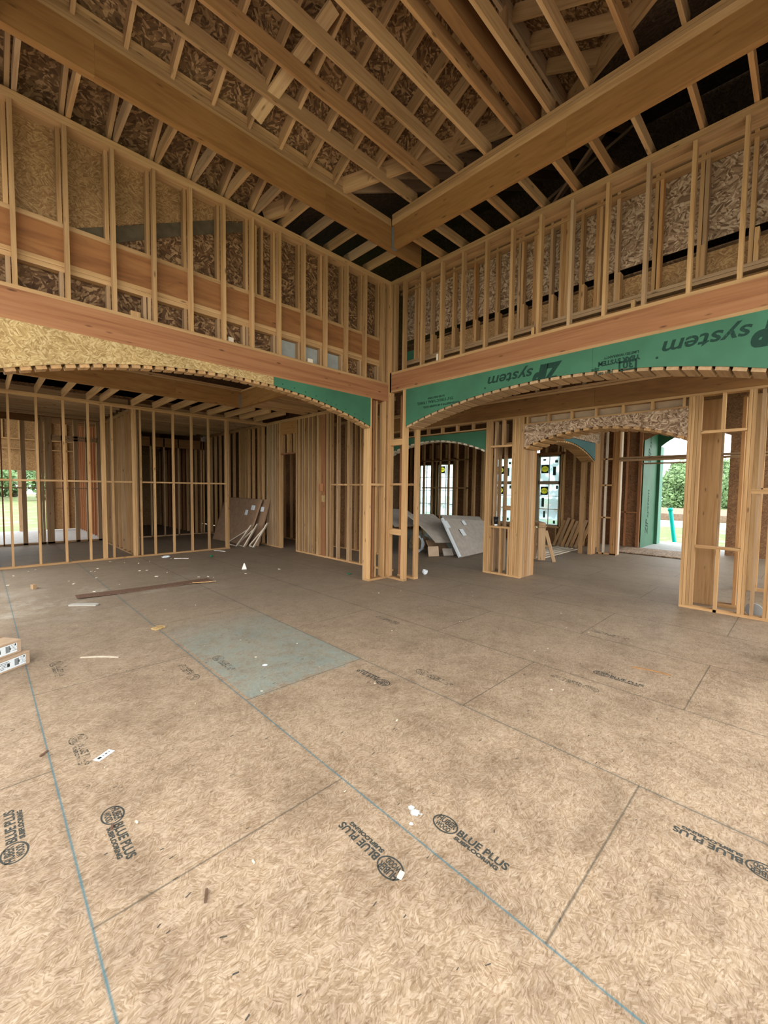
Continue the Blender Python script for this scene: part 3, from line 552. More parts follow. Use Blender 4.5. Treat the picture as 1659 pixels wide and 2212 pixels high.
# ceiling of the back rooms
cK = empty('ceiling_rear', (3, 10, ZC), 'low joist ceiling with its own veneer beams over the back room', 'ceiling', kind='structure')
box('beam_ply', (-.6, 3.0), (9.38, 9.47), (3.55, 3.90), LVL, cK); box('beam_ply', (3.001, 4.42), (9.38, 9.47), (3.55, 3.90), LVL, cK)
for z in (3.905, 3.945): box('beam_plate', (-.6, 4.50), (9.385, 9.475), (z, z+.036), LUM, cK)
box('beam_ply', (4.425, 4.52), (5.95, 9.47), (3.55, 3.90), LVL, cK); box('beam_plate', (4.425, 4.52), (5.95, 9.375), (3.905, 3.941), LUM, cK)
bm = bmesh.new(); cuboid(bm, 4.42, 9.376, 3.70, .07, .006, .28); meshobj('joist_hanger', bm, STEEL, cK)
for a, b in fs: 
    if a not in (2.01, 2.16, 2.622, 2.73, 4.845): box('joist', (a, a+.038), (9.475, 11.18), (3.55, 3.69), LUM, cK)
for x in (5.22, 5.64): box('joist', (x, x+.038), (9.475, 11.18), (3.55, 3.69), LUM, cK)
for k in range(8): box('joist', (4.525, 6.1), (6.1+.43*k, 6.138+.43*k), (3.55, 3.69), LUM, cK)
for k in range(12): box('joist', (2.75 if k < 9 else -.6, 6.1), (11.5+.42*k, 11.538+.42*k), (3.55, 3.69), LUMG, cK)
for k in range(9): box('joist', (-.6, 2.6), (11.5+.42*k, 11.538+.42*k), (3.60, 3.74), LUMG, cK)
sheetZ('ceiling_board', 3.76, rect(-.7, 6.2, 11.3, 15.3), .012, DECK, cK)
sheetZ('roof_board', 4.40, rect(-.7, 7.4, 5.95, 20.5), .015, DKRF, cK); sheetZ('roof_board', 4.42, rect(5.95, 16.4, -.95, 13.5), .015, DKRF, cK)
box('tray_joist', (-.6, 4.4), (8.5, 8.538), (3.98, 4.12), LUM, cK)
for k in range(5): box('tray_joist', (-.6, 4.45), (6.1+.5*k, 6.138+.5*k), (3.98, 4.12), LUM, cK)
# unseen side wall, opened and closed to set the back room light
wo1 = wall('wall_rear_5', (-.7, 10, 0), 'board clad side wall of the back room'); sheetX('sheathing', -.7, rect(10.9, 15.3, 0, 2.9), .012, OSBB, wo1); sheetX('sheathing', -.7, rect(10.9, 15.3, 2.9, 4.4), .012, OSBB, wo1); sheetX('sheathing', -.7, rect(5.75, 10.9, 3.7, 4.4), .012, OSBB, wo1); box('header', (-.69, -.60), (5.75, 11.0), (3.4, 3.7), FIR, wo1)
for y in (5.8, 8.2, 10.9, 13.3): box('post_stud', (-.69, -.6), (y, y+.14), (0, 3.4 if y < 11 else 2.9), LUM, wo1)
# outer wall with the opening to the porch
wE = wall('wall_rear_6', (2.6, 15.25, 0), 'dark outer wall with tall openings onto the bright porch')
box('header', (-.6, 1.20), (15.2, 15.29), (3.45, 3.85), LVLB, wE); box('header', (1.20, 2.7), (15.2, 15.29), (3.62, 3.85), LVLB, wE)
for x0, w, mt in ((-.05, .05, FIR), (.42, .03, FIR), (.83, .10, LUMG), (1.15, .05, LUMG), (1.21, .05, LUMG), (1.27, .05, LUMG), (1.36, .16, LUMG), (1.72, .05, FIR), (2.02, .10, LUMG), (2.30, .04, LUMG), (2.58, .12, LUMG)):
    box('post_stud', (x0, x0+w), (15.2, 15.29), (0, 3.45 if x0 < 1.2 else 3.62), mt, wE)
for z in (2.98, 3.06): box('transom', (1.5, 2.6), (15.2, 15.29), (z, z+.06), LUMG, wE)
box('bottom_plate', (-.6, 2.7), (15.2, 15.29), (0, .05), LUMG, wE); box('rail', (-.6, 2.6), (15.22, 15.26), (1.58, 1.61), LUMG, wE)
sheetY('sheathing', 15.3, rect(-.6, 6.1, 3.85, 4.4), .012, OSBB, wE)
wP = wall('wall_porch', (1.5, 20, 0), 'orange lit board beam of the porch beyond the rear opening')
sheetY('sheathing', 20.0, rect(-3.5, 1.75, 2.20, 4.4), .012, OSBF, wP); sheetY('sheathing', 20.0, rect(1.75, 6.6, 0, 4.4), .012, OSBF, wP)
for z in (2.95, 3.30): box('ledger', (-3.5, 6.6), (19.90, 19.98), (z, z+.05), LUM, wP)
for k in range(12): box('stud', (-1.2+.45*k, -1.16+.45*k), (19.9, 19.985), (3.35, 4.3) if k < 6 else (0, 4.3), LUM, wP)
box('post', (.98, 1.12), (19.8, 19.95), (0, 2.2), LUMG, wP)
for k in range(11): box('stud', (2.74, 2.82), (15.5+.42*k, 15.54+.42*k), (0, 4.2), FIR, wP)  # red fir stands in for the reddish light on these studs
sheetX('sheathing', 2.84, rect(15.35, 20, 0, 4.3), .012, OSBF, wP)
# far dim room
wG = wall('wall_rear_7', (4.4, 15.25, 0), 'far dim stud partition with open bays')
for x in (2.9, 3.42, 4.05, 4.45, 4.9, 5.3, 5.66, 5.75, 5.9): box('stud', (x, x+.04), (15.2, 15.29), (0, 3.3), LUMG if x < 5.5 else LUM, wG)
box('header', (2.7, 6.0), (15.2, 15.29), (3.0, 3.3), LVLB, wG); box('bottom_plate', (2.7, 6.0), (15.2, 15.29), (0, .04), LUMG, wG)
sheetZ('floor_board', -.02, rect(2.85, 7.3, 15.3, 21), .02, FLOORM, wG)
for k in range(12): box('stud', (5.6, 5.69), (15.6+.42*k, 15.64+.42*k), (0, 3.2), FIR if k % 2 else LUM, wG)  # alternate studs in red fir, imitating the warm light of this room
sheetX('sheathing', 5.72, rect(15.3, 21, 0, 4.3), .012, OSBB, wG)
sheetY('sheathing', 21.0, [(2.85, 0), (3.95, 0), (3.95, 2.3), (4.12, 2.3), (4.12, 0), (7.5, 0), (7.5, 4.4), (2.85, 4.4)], .012, OSBF, wG)
for k in range(7): box('stud', (2.95+.42*k, 2.99+.42*k), (20.88, 20.97), (0, 3.4), FIR, wG)  # warm light on the far studs put into the fir colour
box('sill', (3.9, 4.2), (20.9, 20.99), (.75, .80), LUM, wG); sheetY('sheathing', 20.99, rect(3.9, 4.2, 0, .75), .012, OSBF, wG)
box('transom', (3.9, 4.2), (20.9, 20.99), (1.52, 1.58), LUM, wG)

# ------------------------------------------------------------------ hall, foyer and dining room behind the green arch
X2 = 7.42
wH = wall('wall_hall_1', (X2, 3, 0), 'second stud wall line across the hall with a pale board arch and a green arch')
for z in (0,): box('bottom_plate', (X2, X2+.089), (3.85, 4.67), (0, .038), LUM, wH); box('bottom_plate', (X2, X2+.089), (-1.2, 1.30), (0, .038), LUM, wH)
for a in (4.63, 4.59, 4.55, 4.045, 4.005, 3.965, 3.925, 3.885, 3.847): box('pier_stud', (X2, X2+.089), (a, a+.036), (.038, 3.08), LUM, wH)
box('post_stud', (X2+.10, X2+.189), (4.49, 4.528), (.038, 3.08), LUMG, wH)
for z in (2.55, .94): box('niche_plate', (X2, X2+.089), (4.083, 4.55), (z, z+.038), LUM, wH)
for y in (4.27,): box('cripple_stud', (X2, X2+.089), (y, y+.038), (2.588, 3.08), LUM, wH); box('cripple_stud', (X2, X2+.089), (y, y+.038), (.038, .94), LUM, wH)
for a in (4.51, 4.09): box('cripple_stud', (X2, X2+.089), (a, a+.038), (.038, .94), LUM, wH)
for i in range(5): box('pier_stud', (7.52+.095*i, 7.609+.095*i), (3.85, 3.888), (.0, 2.50), (LUMG, LUMR, LUMG)[i % 3], wH)
for y in (4.62, 4.48, 3.90, 3.95): box('rear_stud', (7.90, 7.989), (y, y+.038), (0, 3.08), LUMG, wH)
for z in (1.28, 2.6): box('rear_block', (7.90, 7.989), (3.99, 4.48), (z, z+.09), LUM, wH)
for z in (3.08,): box('top_plate', (X2, X2+.14), (-1.2, 8.3), (z, z+.038), LUM, wH)
for a, b in ((-1.2, 2.6), (2.603, 8.3)): box('beam_ply', (X2-.005, X2+.085), (a, b), (3.12, 3.42), LVLB, wH)
for z in (3.425, 3.47): box('beam_plate', (X2, X2+.14), (-1.2, 8.3), (z, z+.04), LUM, wH)
for k in range(34): box('cripple_stud', (X2+.02, X2+.109), (-1.0+.42*k, -.96+.42*k), (3.51, 3.95), LUMG, wH)
sheetX('sheathing', X2+.20, rect(-1.2, 8.3, 3.44, 4.4), .012, OSBB, wH)
arcH = Arc(2.575, 3.145, 2.775); arcG = Arc(6.16, 3.78, 2.81)
sheetX('arch_sheathing', X2+.012, arcH.poly(1.302, 3.846, 2.93), .012, OSBW, wH); sheetX('arch_sheathing', 7.97, arcH.poly(1.302, 3.846, 2.93), .012, OSBW, wH)
arcH.blocks('arch_block', 1.302, 3.846, .16, .089, .038, X2+.013, 7.955, 'X', LUM, wH)
sheetX('green_arch_sheathing', X2+.012, arcG.poly(4.67, 7.66, 2.91), .012, ZIP, wH); arcG.blocks('arch_block', 4.67, 7.66, .16, .089, .038, X2+.013, X2+.20, 'X', PALEW, wH)
for a, b in ((1.302, 3.846), (4.67, 7.66)): box('arch_plate', (X2, X2+.12), (a, b), (2.93, 2.955), LUM, wH)
for k in range(16):
    y = 1.34+.405*k
    if not 3.8 < y < 4.65: box('cripple_stud', (X2, X2+.089), (y, y+.036), (2.955, 3.08), LUM, wH)
sheetX('backing_board', X2+.13, rect(1.3, 3.85, 2.955, 3.08), .012, CARDT, wH)
for y in (7.66, 7.70): box('post_stud', (X2, X2+.089), (y, y+.036), (0, 3.08), LUM, wH)
# stub at the right: four studs, niche, more studs
for a in (1.262, 1.222, 1.182, 1.142, .60, .56): box('pier_stud', (X2, X2+.089), (a, a+.037), (.038, 3.08), LUM, wH)
for a in (.34, .30, -.1, -.5, -.9): box('stud', (X2, X2+.089), (a, a+.037), (.038, 3.08), LUM, wH)
for z in (2.54, .90): box('niche_plate', (X2, X2+.089), (.64, 1.14), (z, z+.038), LUM, wH)
box('cripple_stud', (X2, X2+.089), (.86, .898), (.0, .90), LUM, wH); box('cripple_stud', (X2, X2+.089), (.88, .918), (2.578, 3.08), LUM, wH); box('blocking', (X2, X2+.089), (.378, .56), (1.69, 1.75), LUM, wH)
box('stud', (X2+.02, X2+.109), (.47, .508), (.038, 3.08), LUMG, wH)
box('rear_board', (7.86, 7.90), (.96, 1.20), (0, 3.08), LUM, wH); box('rear_stud', (7.76, 7.85), (1.21, 1.248), (.9, 3.08), LUMG, wH); box('rear_stud', (7.9, 8.04), (.70, .74), (0, 3.08), LUMR, wH)
box('rear_plate', (7.86, 8.0), (-1.0, .9), (0, .05), LUM, wH)
wX = wall('wall_hall_2', (10.4, .2, 0), 'inner studs and boards seen through the right hand niche')
for y, mt in ((.84, LUMR), (.62, LUM), (.58, LUM), (.36, LUM), (.1, LUMG), (-.3, LUM), (-.7, LUM), (-1.0, LUM)): box('stud', (9.6, 9.69), (y, y+.04 if y > .6 else y+.05), (0, 3.4), mt, wX)
box('wide_board', (9.58, 9.60), (.62, .84), (0, 3.4), LUM, wX); box('bottom_plate', (9.6, 9.69), (-1.0, .58), (0, .05), LUM, wX)
box('blocking', (9.6, 9.69), (-1.0, .9), (1.75, 1.79), LUM, wX); sheetX('sheathing', 9.72, rect(-1.2, .40, 0, 4.4), .012, OSBB, wX)
bar('brace', (9.2, -.4, 1.0), (9.2, .35, 1.55), .04, .09, LUM, wX, up=(1, 0, 0)); box('green_board', (9.5, 9.52), (-.2, .15), (0, 1.0), ZIP, wX)
# dining room arch wall, running away from the camera
wD = wall('wall_dining', (10, 4.08, 0), 'stud wall with a teal sheathed arch between foyer and dining room')
arcD = Arc(9.95, 4.7, 2.87)
sheetY('teal_arch_sheathing', 4.06, arcD.poly(8.0, 11.75, 2.97), .012, ZIPT, wD); sheetY('arch_sheathing', 4.062, rect(8.0, 12.1, 2.98, 3.4), .012, OSBW, wD)
sheetY('rear_arch_sheathing', 4.42, arcD.poly(8.0, 11.75, 3.4), .012, OSBB, wD); arcD.blocks('arch_block', 8.0, 11.75, .13, .10, .038, 4.07, 4.40, 'Y', LUM, wD)
for x, mt in ((11.75, LUM), (11.80, LUMR), (11.89, LUMR), (11.98, LUMG)): box('jamb_stud', (x, x+.045 if x < 11.8 else x+.085), (4.06, 4.15), (0, 3.4), mt, wD)
for x in (11.75,): box('jamb_stud', (x, x+.045), (4.30, 4.40), (0, 3.4), LUM, wD)
wV = wall('wall_foyer', (12.2, 3.7, 0), 'sunlit stud pier and cross beam of the foyer')
for y in (4.0, 3.56, 3.60, 3.64, 3.68): box('pier_stud', (12.1, 12.24), (y, y+.036), (0, 3.3), LUM if y == 4.0 else LUMR, wV)
box('pier_stud', (12.25, 12.39), (3.56, 3.60), (0, 3.3), PALEW, wV); box('pier_stud', (12.1, 12.19), (3.86, 3.90), (0, 3.3), PALEW, wV)  # pale wood stands in for the lit edges of the pier
for z in (2.55, 1.85, .98): box('blocking', (12.1, 12.19), (3.70, 4.0), (z, z+.04), LUM, wV)
box('bottom_plate', (12.1, 12.24), (3.56, 4.05), (0, .04), LUM, wV)
for z in (2.50, 2.56): box('cross_beam', (12.1, 12.24), (-1.0, 3.56), (z, z+.045), LUMG, wV)
# front wall with windows and door opening
XW = 13.35
wN = wall('wall_front', (XW, 6, 0), 'front house wall of studs and brown boards with filmed windows')
wins = [(5.66, 6.40, .55, 2.86), (6.50, 7.22, .55, 2.86), (7.32, 8.04, .55, 2.86), (9.86, 10.66, .60, 2.74), (10.86, 11.66, .60, 2.74)]
edges = [4.45]+[e for w in wins for e in w[:2]]+[13.4]
for a, b in zip(edges[0::2], edges[1::2]):
    if b-a > .12: sheetX('sheathing', XW+.15, rect(a, b, 0, 4.4), .012, OSBB, wN)
    else: box('mullion_post', (XW+.04, XW+.15), (a, b), (.5, 2.9), FRAME, wN)
for a, b, c, d in wins: sheetX('sheathing', XW+.15, rect(a, b, 0, c), .012, OSBB, wN); sheetX('sheathing', XW+.15, rect(a, b, d, 4.4), .012, OSBB, wN)
for y in (4.5, 4.85, 5.2, 5.52, 5.58, 8.06, 8.12, 8.5, 8.9, 9.3, 9.75, 9.80, 10.70, 11.70, 12.1): box('stud', (XW, XW+.14), (y, y+.04), (0, 3.5), LUM, wN)
for k in range(15):
    y = 5.7+.41*k
    if y < 8 or 9.8 < y < 11.6: box('cripple_stud', (XW, XW+.14), (y, y+.04), (0, .5), LUM, wN); box('cripple_stud', (XW, XW+.14), (y, y+.04), (2.95, 3.5), LUM, wN)
for a, b in ((5.5, 8.15), (9.75, 11.75)): box('window_sill_plate', (XW, XW+.14), (a, b), (.50, .55), LUM, wN); box('window_header', (XW, XW+.14), (a, b), (2.87, 2.95), FIR, wN)
sheetY('sheathing', 12.45, rect(7.4, 13.5, 0, 4.4), .012, OSBB, wN)
for i, (a, b, c, d) in enumerate(wins):
    wi = empty('window_%d' % (i+1), (XW+.1, (a+b)/2, c), 'tan framed window with filmed bright panes', 'window', kind='structure')
    bm = bmesh.new(); w = .045
    for y0, y1, z0, z1 in ((a, a+w, c, d), (b-w, b, c, d), (a, b, c, c+w), (a, b, d-w, d)): cuboid(bm, XW+.10, (y0+y1)/2, (z0+z1)/2, .08, y1-y0, z1-z0)
    zm = 1.97 if i < 3 else None
    if zm: cuboid(bm, XW+.10, (a+b)/2, zm, .08, b-a, .11)
    meshobj('window_frame', bm, FRAME, wi)
    bm = bmesh.new(); cuboid(bm, XW+.09, (a+b)/2, (c+d)/2, .018, .022, d-c)
    for z in ((1.10, 1.53) if i < 3 else (1.12, 1.65, 2.2)): cuboid(bm, XW+.09, (a+b)/2, z, .018, b-a, .02)
    meshobj('muntin', bm, FRAME, wi)
    pane = sheetX('pane', XW+.125, rect(a+.02, b-.02, c+.02, d-.02), .006, PANE, wi)
    if i in (0, 2, 3):
        for zs in ((2.42, 1.70) if i < 3 else (2.50,)):
            sy = b-.22; meshobj('sticker', holed_square(.13, .14, .112, .098), INK, pane, MX(XW+.084) @ Matrix.Translation((-sy, zs, 0)))
            bm = bmesh.new(); bmesh.ops.create_circle(bm, cap_ends=True, radius=.11, segments=24); bmesh.ops.scale(bm, vec=(1.03, .9, 1), verts=bm.verts)
            o = meshobj('sticker_disc', bm, YEL, pane, MX(XW+.080) @ Matrix.Translation((-sy, zs, 0)))
            bm = bmesh.new()
            for q in range(5): cuboid(bm, -.07+.035*q, .012*(q % 2), 0, .014, .05, .001)
            meshobj('sticker_print', bm, INK, pane, MX(XW+.0795) @ Matrix.Translation((-sy, zs, 0)))
        for (py, pz, sw, sh) in ((b-.2, 2.72, .10, .06), (a+.14, 2.66, .10, .08), (a+.2, 2.35, .10, .28), (a+.1, 1.82, .07, .12), (b-.18, 1.32, .09, .30), (b-.24, .92, .07, .22), (a+.16, .68, .07, .1)):
            if i < 3: sheetX('sticker', XW+.082, rect(py-sw/2, py+sw/2, pz-sh/2, pz+sh/2), .001, GLABEL, pane)
# stud partition in front of the left windows of the dining room
wQ = wall('wall_hall_3', (11.6, 9.6, 0), 'light stud partition in front of the filmed windows')
for y in (8.2, 8.62, 8.98, 9.36, 9.74, 10.12): box('stud', (11.9, 11.989), (y, y+.04), (0, 3.4), LUM, wQ)
for z in (1.74, 2.72): box('blocking', (11.9, 11.989), (8.2, 10.2), (z, z+.04), LUM, wQ)
for y in (7.9, 7.55): box('stud', (11.9, 11.989), (y, y+.09), (0, 3.4), LUM, wQ)
# door wall and porch
XD = 14.4
wDr = wall('wall_entry', (XD, 3, 0), 'entry wall of brown boards with a tall arched door opening')
sheetX('sheathing', XD+.10, [(3.62, 0), (5.2, 0), (5.2, 4.4), (-1.2, 4.4), (-1.2, 0), (1.565, 0), (1.565, 3.25), (2.2, 3.55), (3.0, 3.55), (3.62, 3.25)], .012, OSBB, wDr)
for y in (3.62, 3.66, 4.0, 4.4): box('stud', (XD, XD+.09), (y, y+.04), (0, 3.9), FIR, wDr)
for y in (1.74, 1.70): box('stud', (XD, XD+.09), (y, y+.04), (0, 3.4), LUMG, wDr)
box('blocking', (XD, XD+.09), (3.70, 4.4), (1.05, 1.09), FIR, wDr); box('door_header', (XD, XD+.09), (1.74, 3.62), (2.70, 2.76), LUMG, wDr); box('door_header', (XD, XD+.09), (1.74, 3.62), (2.54, 2.58), LUMG, wDr)
wPo = wall('wall_porch_front', (16, 3, 0), 'green sheathed porch return and arched porch opening')
sheetY('green_sheathing', 3.60, rect(14.5, 16.1, -.02, 4.2), .012, ZIP, wPo)
arcP = Arc(2.3, 1.75, 3.68); pp = [(3.62, -.02), (3.50, -.02)]
sheetX('green_arch_sheathing', 16.1, [(6.5, -.1), (6.5, 4.3), (-.9, 4.3), (-.9, -.1), (1.10, -.1)]+[(1.10+2.40*k/20, arcP.z(1.10+2.40*k/20)) for k in range(21)]+[(3.50, -.1)], .05, ZIP, wPo)
sheetY('side_board', 3.52, rect(16.1, 16.45, -.1, 3.2), .02, plain('pale_green_board', (.10, .30, .22), .6), wPo)
for zz, sz in ((.35, .34), (2.55, .34)):
    bm = text_bm('ZIP', sz*1.2, .012, .25); fit(bm, 0, sz*1.5); t = text_bm('system', sz*.85, .004, .22); fit(t, sz*1.55, sz*4.2); join(bm, t)
    meshobj('printed_lettering', bm, ZINK, wPo, Matrix(((0, -1, 0, 15.25), (0, 0, -1, 3.586), (1, 0, 0, zz), (0, 0, 0, 1))))
#MARK_OBJECTS

# ------------------------------------------------------------------ printing and marks on the subfloor (parts of the floor)
def floor_stamp(cx, cy, dy, mat):
    """oval mark followed by two lines of lettering, reading along the panel"""
    bm = bmesh.new(); join(bm, ring_bm(.070, .052, .008)); 
    t = text_bm('HUBER', .050, .0016); fit(t, -.054, .054); join(bm, t, Matrix.Translation((0, .001, 0)))
    t = text_bm('WOOD', .040, .0014); fit(t, -.042, .042); join(bm, t, Matrix.Translation((0, -.034, 0)))
    t = text_bm('BLUE PLUS', .056, .0018); fit(t, .076, .345); join(bm, t, Matrix.Translation((0, -.012, 0)))
    t = text_bm('SUBFLOORING', .028, .0015); fit(t, .080, .315); join(bm, t, Matrix.Translation((0, -.042, 0)))
    M = Matrix.Translation((cx, cy, .0012)) @ Matrix.Rotation(math.pi/2*dy, 4, 'Z')
    return meshobj('printed_stamp', bm, mat, fl, M)
for cx, cy, dy, mt in ((1.64, 1.21, -1, STAMP), (1.265, 1.23, 1, STAMP), (.44, 2.42, -1, STAMP), (.065, 2.47, 1, STAMP), (2.47, .06, 1, STAMP), (2.48, 2.53, 1, STAMP), (1.31, 3.75, 1, STAMPF), (2.89, 2.43, -1, STAMPF),
                       (3.71, 1.24, 1, STAMPF), (4.10, 1.28, -1, STAMP), (.47, 4.89, -1, STAMPF), (5.31, 1.72, -1, STAMPF), (1.64, 4.0, -1, STAMPF), (3.72, 3.6, 1, STAMPF), (.42, 3.32, -1, STAMPF)):
    floor_stamp(cx, cy, dy, mt)
bm = bmesh.new()
for i in range(150):
    x, y = random.uniform(.1, 4.2), random.uniform(.5, 4.8)
    if random.random() < .55: x = .26+1.207*random.randint(0, 3)+random.choice((-.3, .3, .6))+random.uniform(-.02, .02)
    L_ = random.uniform(.012, .028); cuboid(bm, 0, 0, 0, L_, random.uniform(.003, .006), .0006, Matrix.Translation((x, y, .0008)) @ Matrix.Rotation(random.gauss(0, .25), 4, 'Z'))
meshobj('tick_mark', bm, plain('dark_scuff', (.07, .06, .05), .9), fl)
def splash(cx, cy, r, mat, n=34):
    bm = bmesh.new(); pts = []
    for k in range(n*2):
        a = math.pi*k/n; rr = r*(random.uniform(.72, 1.0) if k % 2 else random.uniform(1.0, 1.45)); pts.append((rr*math.cos(a), rr*math.sin(a)))
    meshobj('paint_splash', prism_bm(pts, 0, .0012), mat, fl, Matrix.Translation((cx, cy, .0002)))
splash(1.585, 1.365, .019, BLUEW); splash(1.595, 1.402, .013, BLUEW); splash(1.515, 1.33, .008, PAPER)
splash(1.60, 1.335, .004, PAPER); splash(1.90, 3.55, .02, PAPER)

# ------------------------------------------------------------------ loose things on the subfloor
def loft(name, pts, w, t, mat, sag=0.0):
    """a thin board lying along pts, bowed by sag"""
    (x0, y0, z0), (x1, y1, z1) = pts; n = 14; bm = bmesh.new(); d = Vector((x1-x0, y1-y0, 0)).normalized(); s = Vector((-d.y, d.x, 0)); rings = []
    for i in range(n+1):
        f = i/n; c = Vector((x0+(x1-x0)*f, y0+(y1-y0)*f, z0+(z1-z0)*f+sag*(2*f-1)**2)); c += s*.02*math.sin(f*3)
        wl_ = w*(1-.25*abs(2*f-1)**6)
        rings.append([bm.verts.new(c+s*wl_/2), bm.verts.new(c-s*wl_/2), bm.verts.new(c-s*wl_/2+Vector((0, 0, t))), bm.verts.new(c+s*wl_/2+Vector((0, 0, t)))])
    for a, b in zip(rings[:-1], rings[1:]):
        for k in range(4): bm.faces.new((a[k], a[(k+1) % 4], b[(k+1) % 4], b[k]))
    bm.faces.new(rings[0]); bm.faces.new(list(reversed(rings[-1]))); return meshobj(name, bm, mat)
DB = lumber('dark_stained_board', (.19, .115, .075), (.15, .085, .055), (.10, .055, .035))
tag(loft('warped_board', ((.98, 7.58, .001), (2.92, 7.50, .001)), .24, .012, DB, .02), 'long bowed dark brown board lying on the subfloor', 'board')
tag(loft('short_board', ((.86, 7.18, .001), (1.14, 6.94, .001)), .10, .018, plain('grey_weathered_wood', (.42, .39, .34), .9, noise=.12)), 'short pale grey board end in front of the dark brown board', 'board')
tag(loft('wood_strip', ((.66, 4.91, .001), (.93, 4.67, .001)), .022, .008, PALEW), 'thin pale wood strip lying to the right of the boxes', 'wood strip')
tag(loft('wood_strip', ((4.47, 1.13, .001), (4.53, .82, .001)), .02, .006, LUMR), 'orange splinter strip lying alone on the right side of the floor', 'wood strip')
tag(loft('wood_strip', ((2.93, 7.30, .018), (2.60, 7.42, .018)), .03, .012, LUM), 'small pale strip resting on the dark brown board', 'wood strip')
tag(loft('white_strip', ((3.21, 10.31, .001), (3.46, 10.10, .001)), .025, .012, WHITE), 'white strip on the floor in front of the pale stud row', 'trim strip')
tag(loft('white_strip', ((4.42, 11.0, .001), (4.55, 10.60, .001)), .025, .012, WHITE), 'longer white strip beside the last stud of the pale row', 'trim strip')
o = sheet('board_scrap', Matrix.Translation((1.47, 5.34, .002)) @ Matrix.Rotation(.5, 4, 'Z'), [(-.07, -.05), (.06, -.055), (.07, .04), (-.05, .055)], .014, OSBG); tag(o, 'square scrap of strand board beside the blue washed panel', 'board scrap')
o = empty('paper_tag', (.51, 3.01, .001), 'white printed paper tag lying on the floor in the foreground', 'paper tag', rz=.55)
sheet('paper', WM[o.name], rect(-.055, .055, -.024, .024), .0015, PAPER, o)
bm = bmesh.new()
for k, (a, w, h) in enumerate(((-.03, .022, .018), (-.005, .012, .006), (.015, .014, .010), (.036, .014, .005))): cuboid(bm, a, .002, 0, w, h, .0004)
meshobj('print', bm, INK, o, WM[o.name] @ Matrix.Translation((0, 0, .0018)))
bm = bmesh.new(); bmesh.ops.create_cone(bm, cap_ends=True, segments=4, radius1=.07, radius2=.012, depth=.12, matrix=Matrix.Translation((0, 0, .06)))
tag(meshobj('wood_wedge', bm, WHITE, None, Matrix.Translation((3.88, 8.11, .001)) @ Matrix.Rotation(.3, 4, 'Z')), 'small white pyramid shaped block standing on the floor', 'block')
bm = bmesh.new(); cuboid(bm, 0, 0, .035, .05, .09, .07); tag(meshobj('wood_block', bm, LUMG, None, Matrix.Translation((.58, 8.73, .001)) @ Matrix.Rotation(.3, 4, 'Z')), 'small grey wood block near the left end of the pale stud row', 'block')
def lump(name, loc, sc, mat, seed, amp=.45, sub=2):
    rnd = random.Random(seed); bm = bmesh.new(); bmesh.ops.create_icosphere(bm, subdivisions=sub, radius=1.0)
    for v in bm.verts: v.co *= 1+rnd.uniform(-amp, amp*.6)
    zm = min(v.co.z for v in bm.verts)
    for v in bm.verts: v.co.z -= zm; v.co = Vector((v.co.x*sc[0], v.co.y*sc[1], v.co.z*sc[2]*.5))
    return meshobj(name, bm, mat, None, Matrix.Translation(loc))
tag(lump('crumpled_wrapper', (6.33, 5.30, .001), (.06, .05, .10), PAPER, 3), 'crumpled white wrapper on the floor beside the green arch post', 'wrapper')
tag(lump('plastic_clip', (5.17, 6.27, .001), (.05, .03, .03), GREEN, 4), 'crumpled green plastic piece near the post between the arches', 'plastic scrap')
tag(lump('plastic_clip', (3.95, 10.0, .001), (.04, .04, .05), GREEN, 5), 'tiny green plastic piece near the pale stud row', 'plastic scrap')
tag(lump('plastic_bag', (3.10, 10.55, .001), (.09, .05, .05), PAPER, 6), 'crumpled clear plastic lying before the pale stud row', 'plastic bag')
chip = None
CH = plain('pale_wood_chip', (.66, .58, .45), .8)
for i in range(70):
    if i < 30: x, y = random.uniform(.2, 4.5), random.uniform(7.3, 10.8)
    elif i < 52: x, y = random.uniform(2.5, 6.0), random.uniform(.8, 5.0)
    else: x, y = random.uniform(.3, 2.6), random.uniform(1.2, 6.5)
    if math.hypot(x-.2, y-5) < .6: continue
    if chip is None:
        bm = bmesh.new(); cuboid(bm, 0, 0, .004, .03, .014, .008); bmesh.ops.bevel(bm, geom=bm.edges[:], offset=.003, segments=1); c = chip = meshobj('wood_chip', bm, CH)
    else: c = chip.copy(); C.objects.link(c)
    s_ = random.uniform(.9, 1.9) if i < 30 else random.uniform(.3, .75)
    c.matrix_basis = Matrix.Translation((x, y, .001)) @ Matrix.Rotation(random.uniform(0, 3), 4, 'Z') @ Matrix.Diagonal((s_, s_*random.uniform(.6, 1.2), s_*.7, 1))
    tag(c, 'tiny pale wood chip lying loose on the subfloor', 'wood chip', 'wood chips scattered on the subfloor')
for i, (x, y, a) in enumerate(((.62, 1.66, 1.1), (.24, 3.28, .8), (1.27, 1.17, .3), (.42, 2.33, 1.2))):
    bm = bmesh.new(); cuboid(bm, 0, 0, .004, .06 if i < 2 else .035, .010 if i != 2 else .022, .007); bmesh.ops.bevel(bm, geom=bm.edges[:], offset=.002, segments=1)
    tag(meshobj('bark_sliver' if i != 2 else 'wood_flake', bm, DB if i != 2 else PALEW, None, Matrix.Translation((x, y, .002)) @ Matrix.Rotation(a, 4, 'Z')),
        ('dark bark sliver in the foreground past the panel joint', 'dark sliver at the left edge of the floor', 'pale flake lying on a stamped oval mark', 'dark curl beside an oval stamp near the left joint')[i], 'splinter')
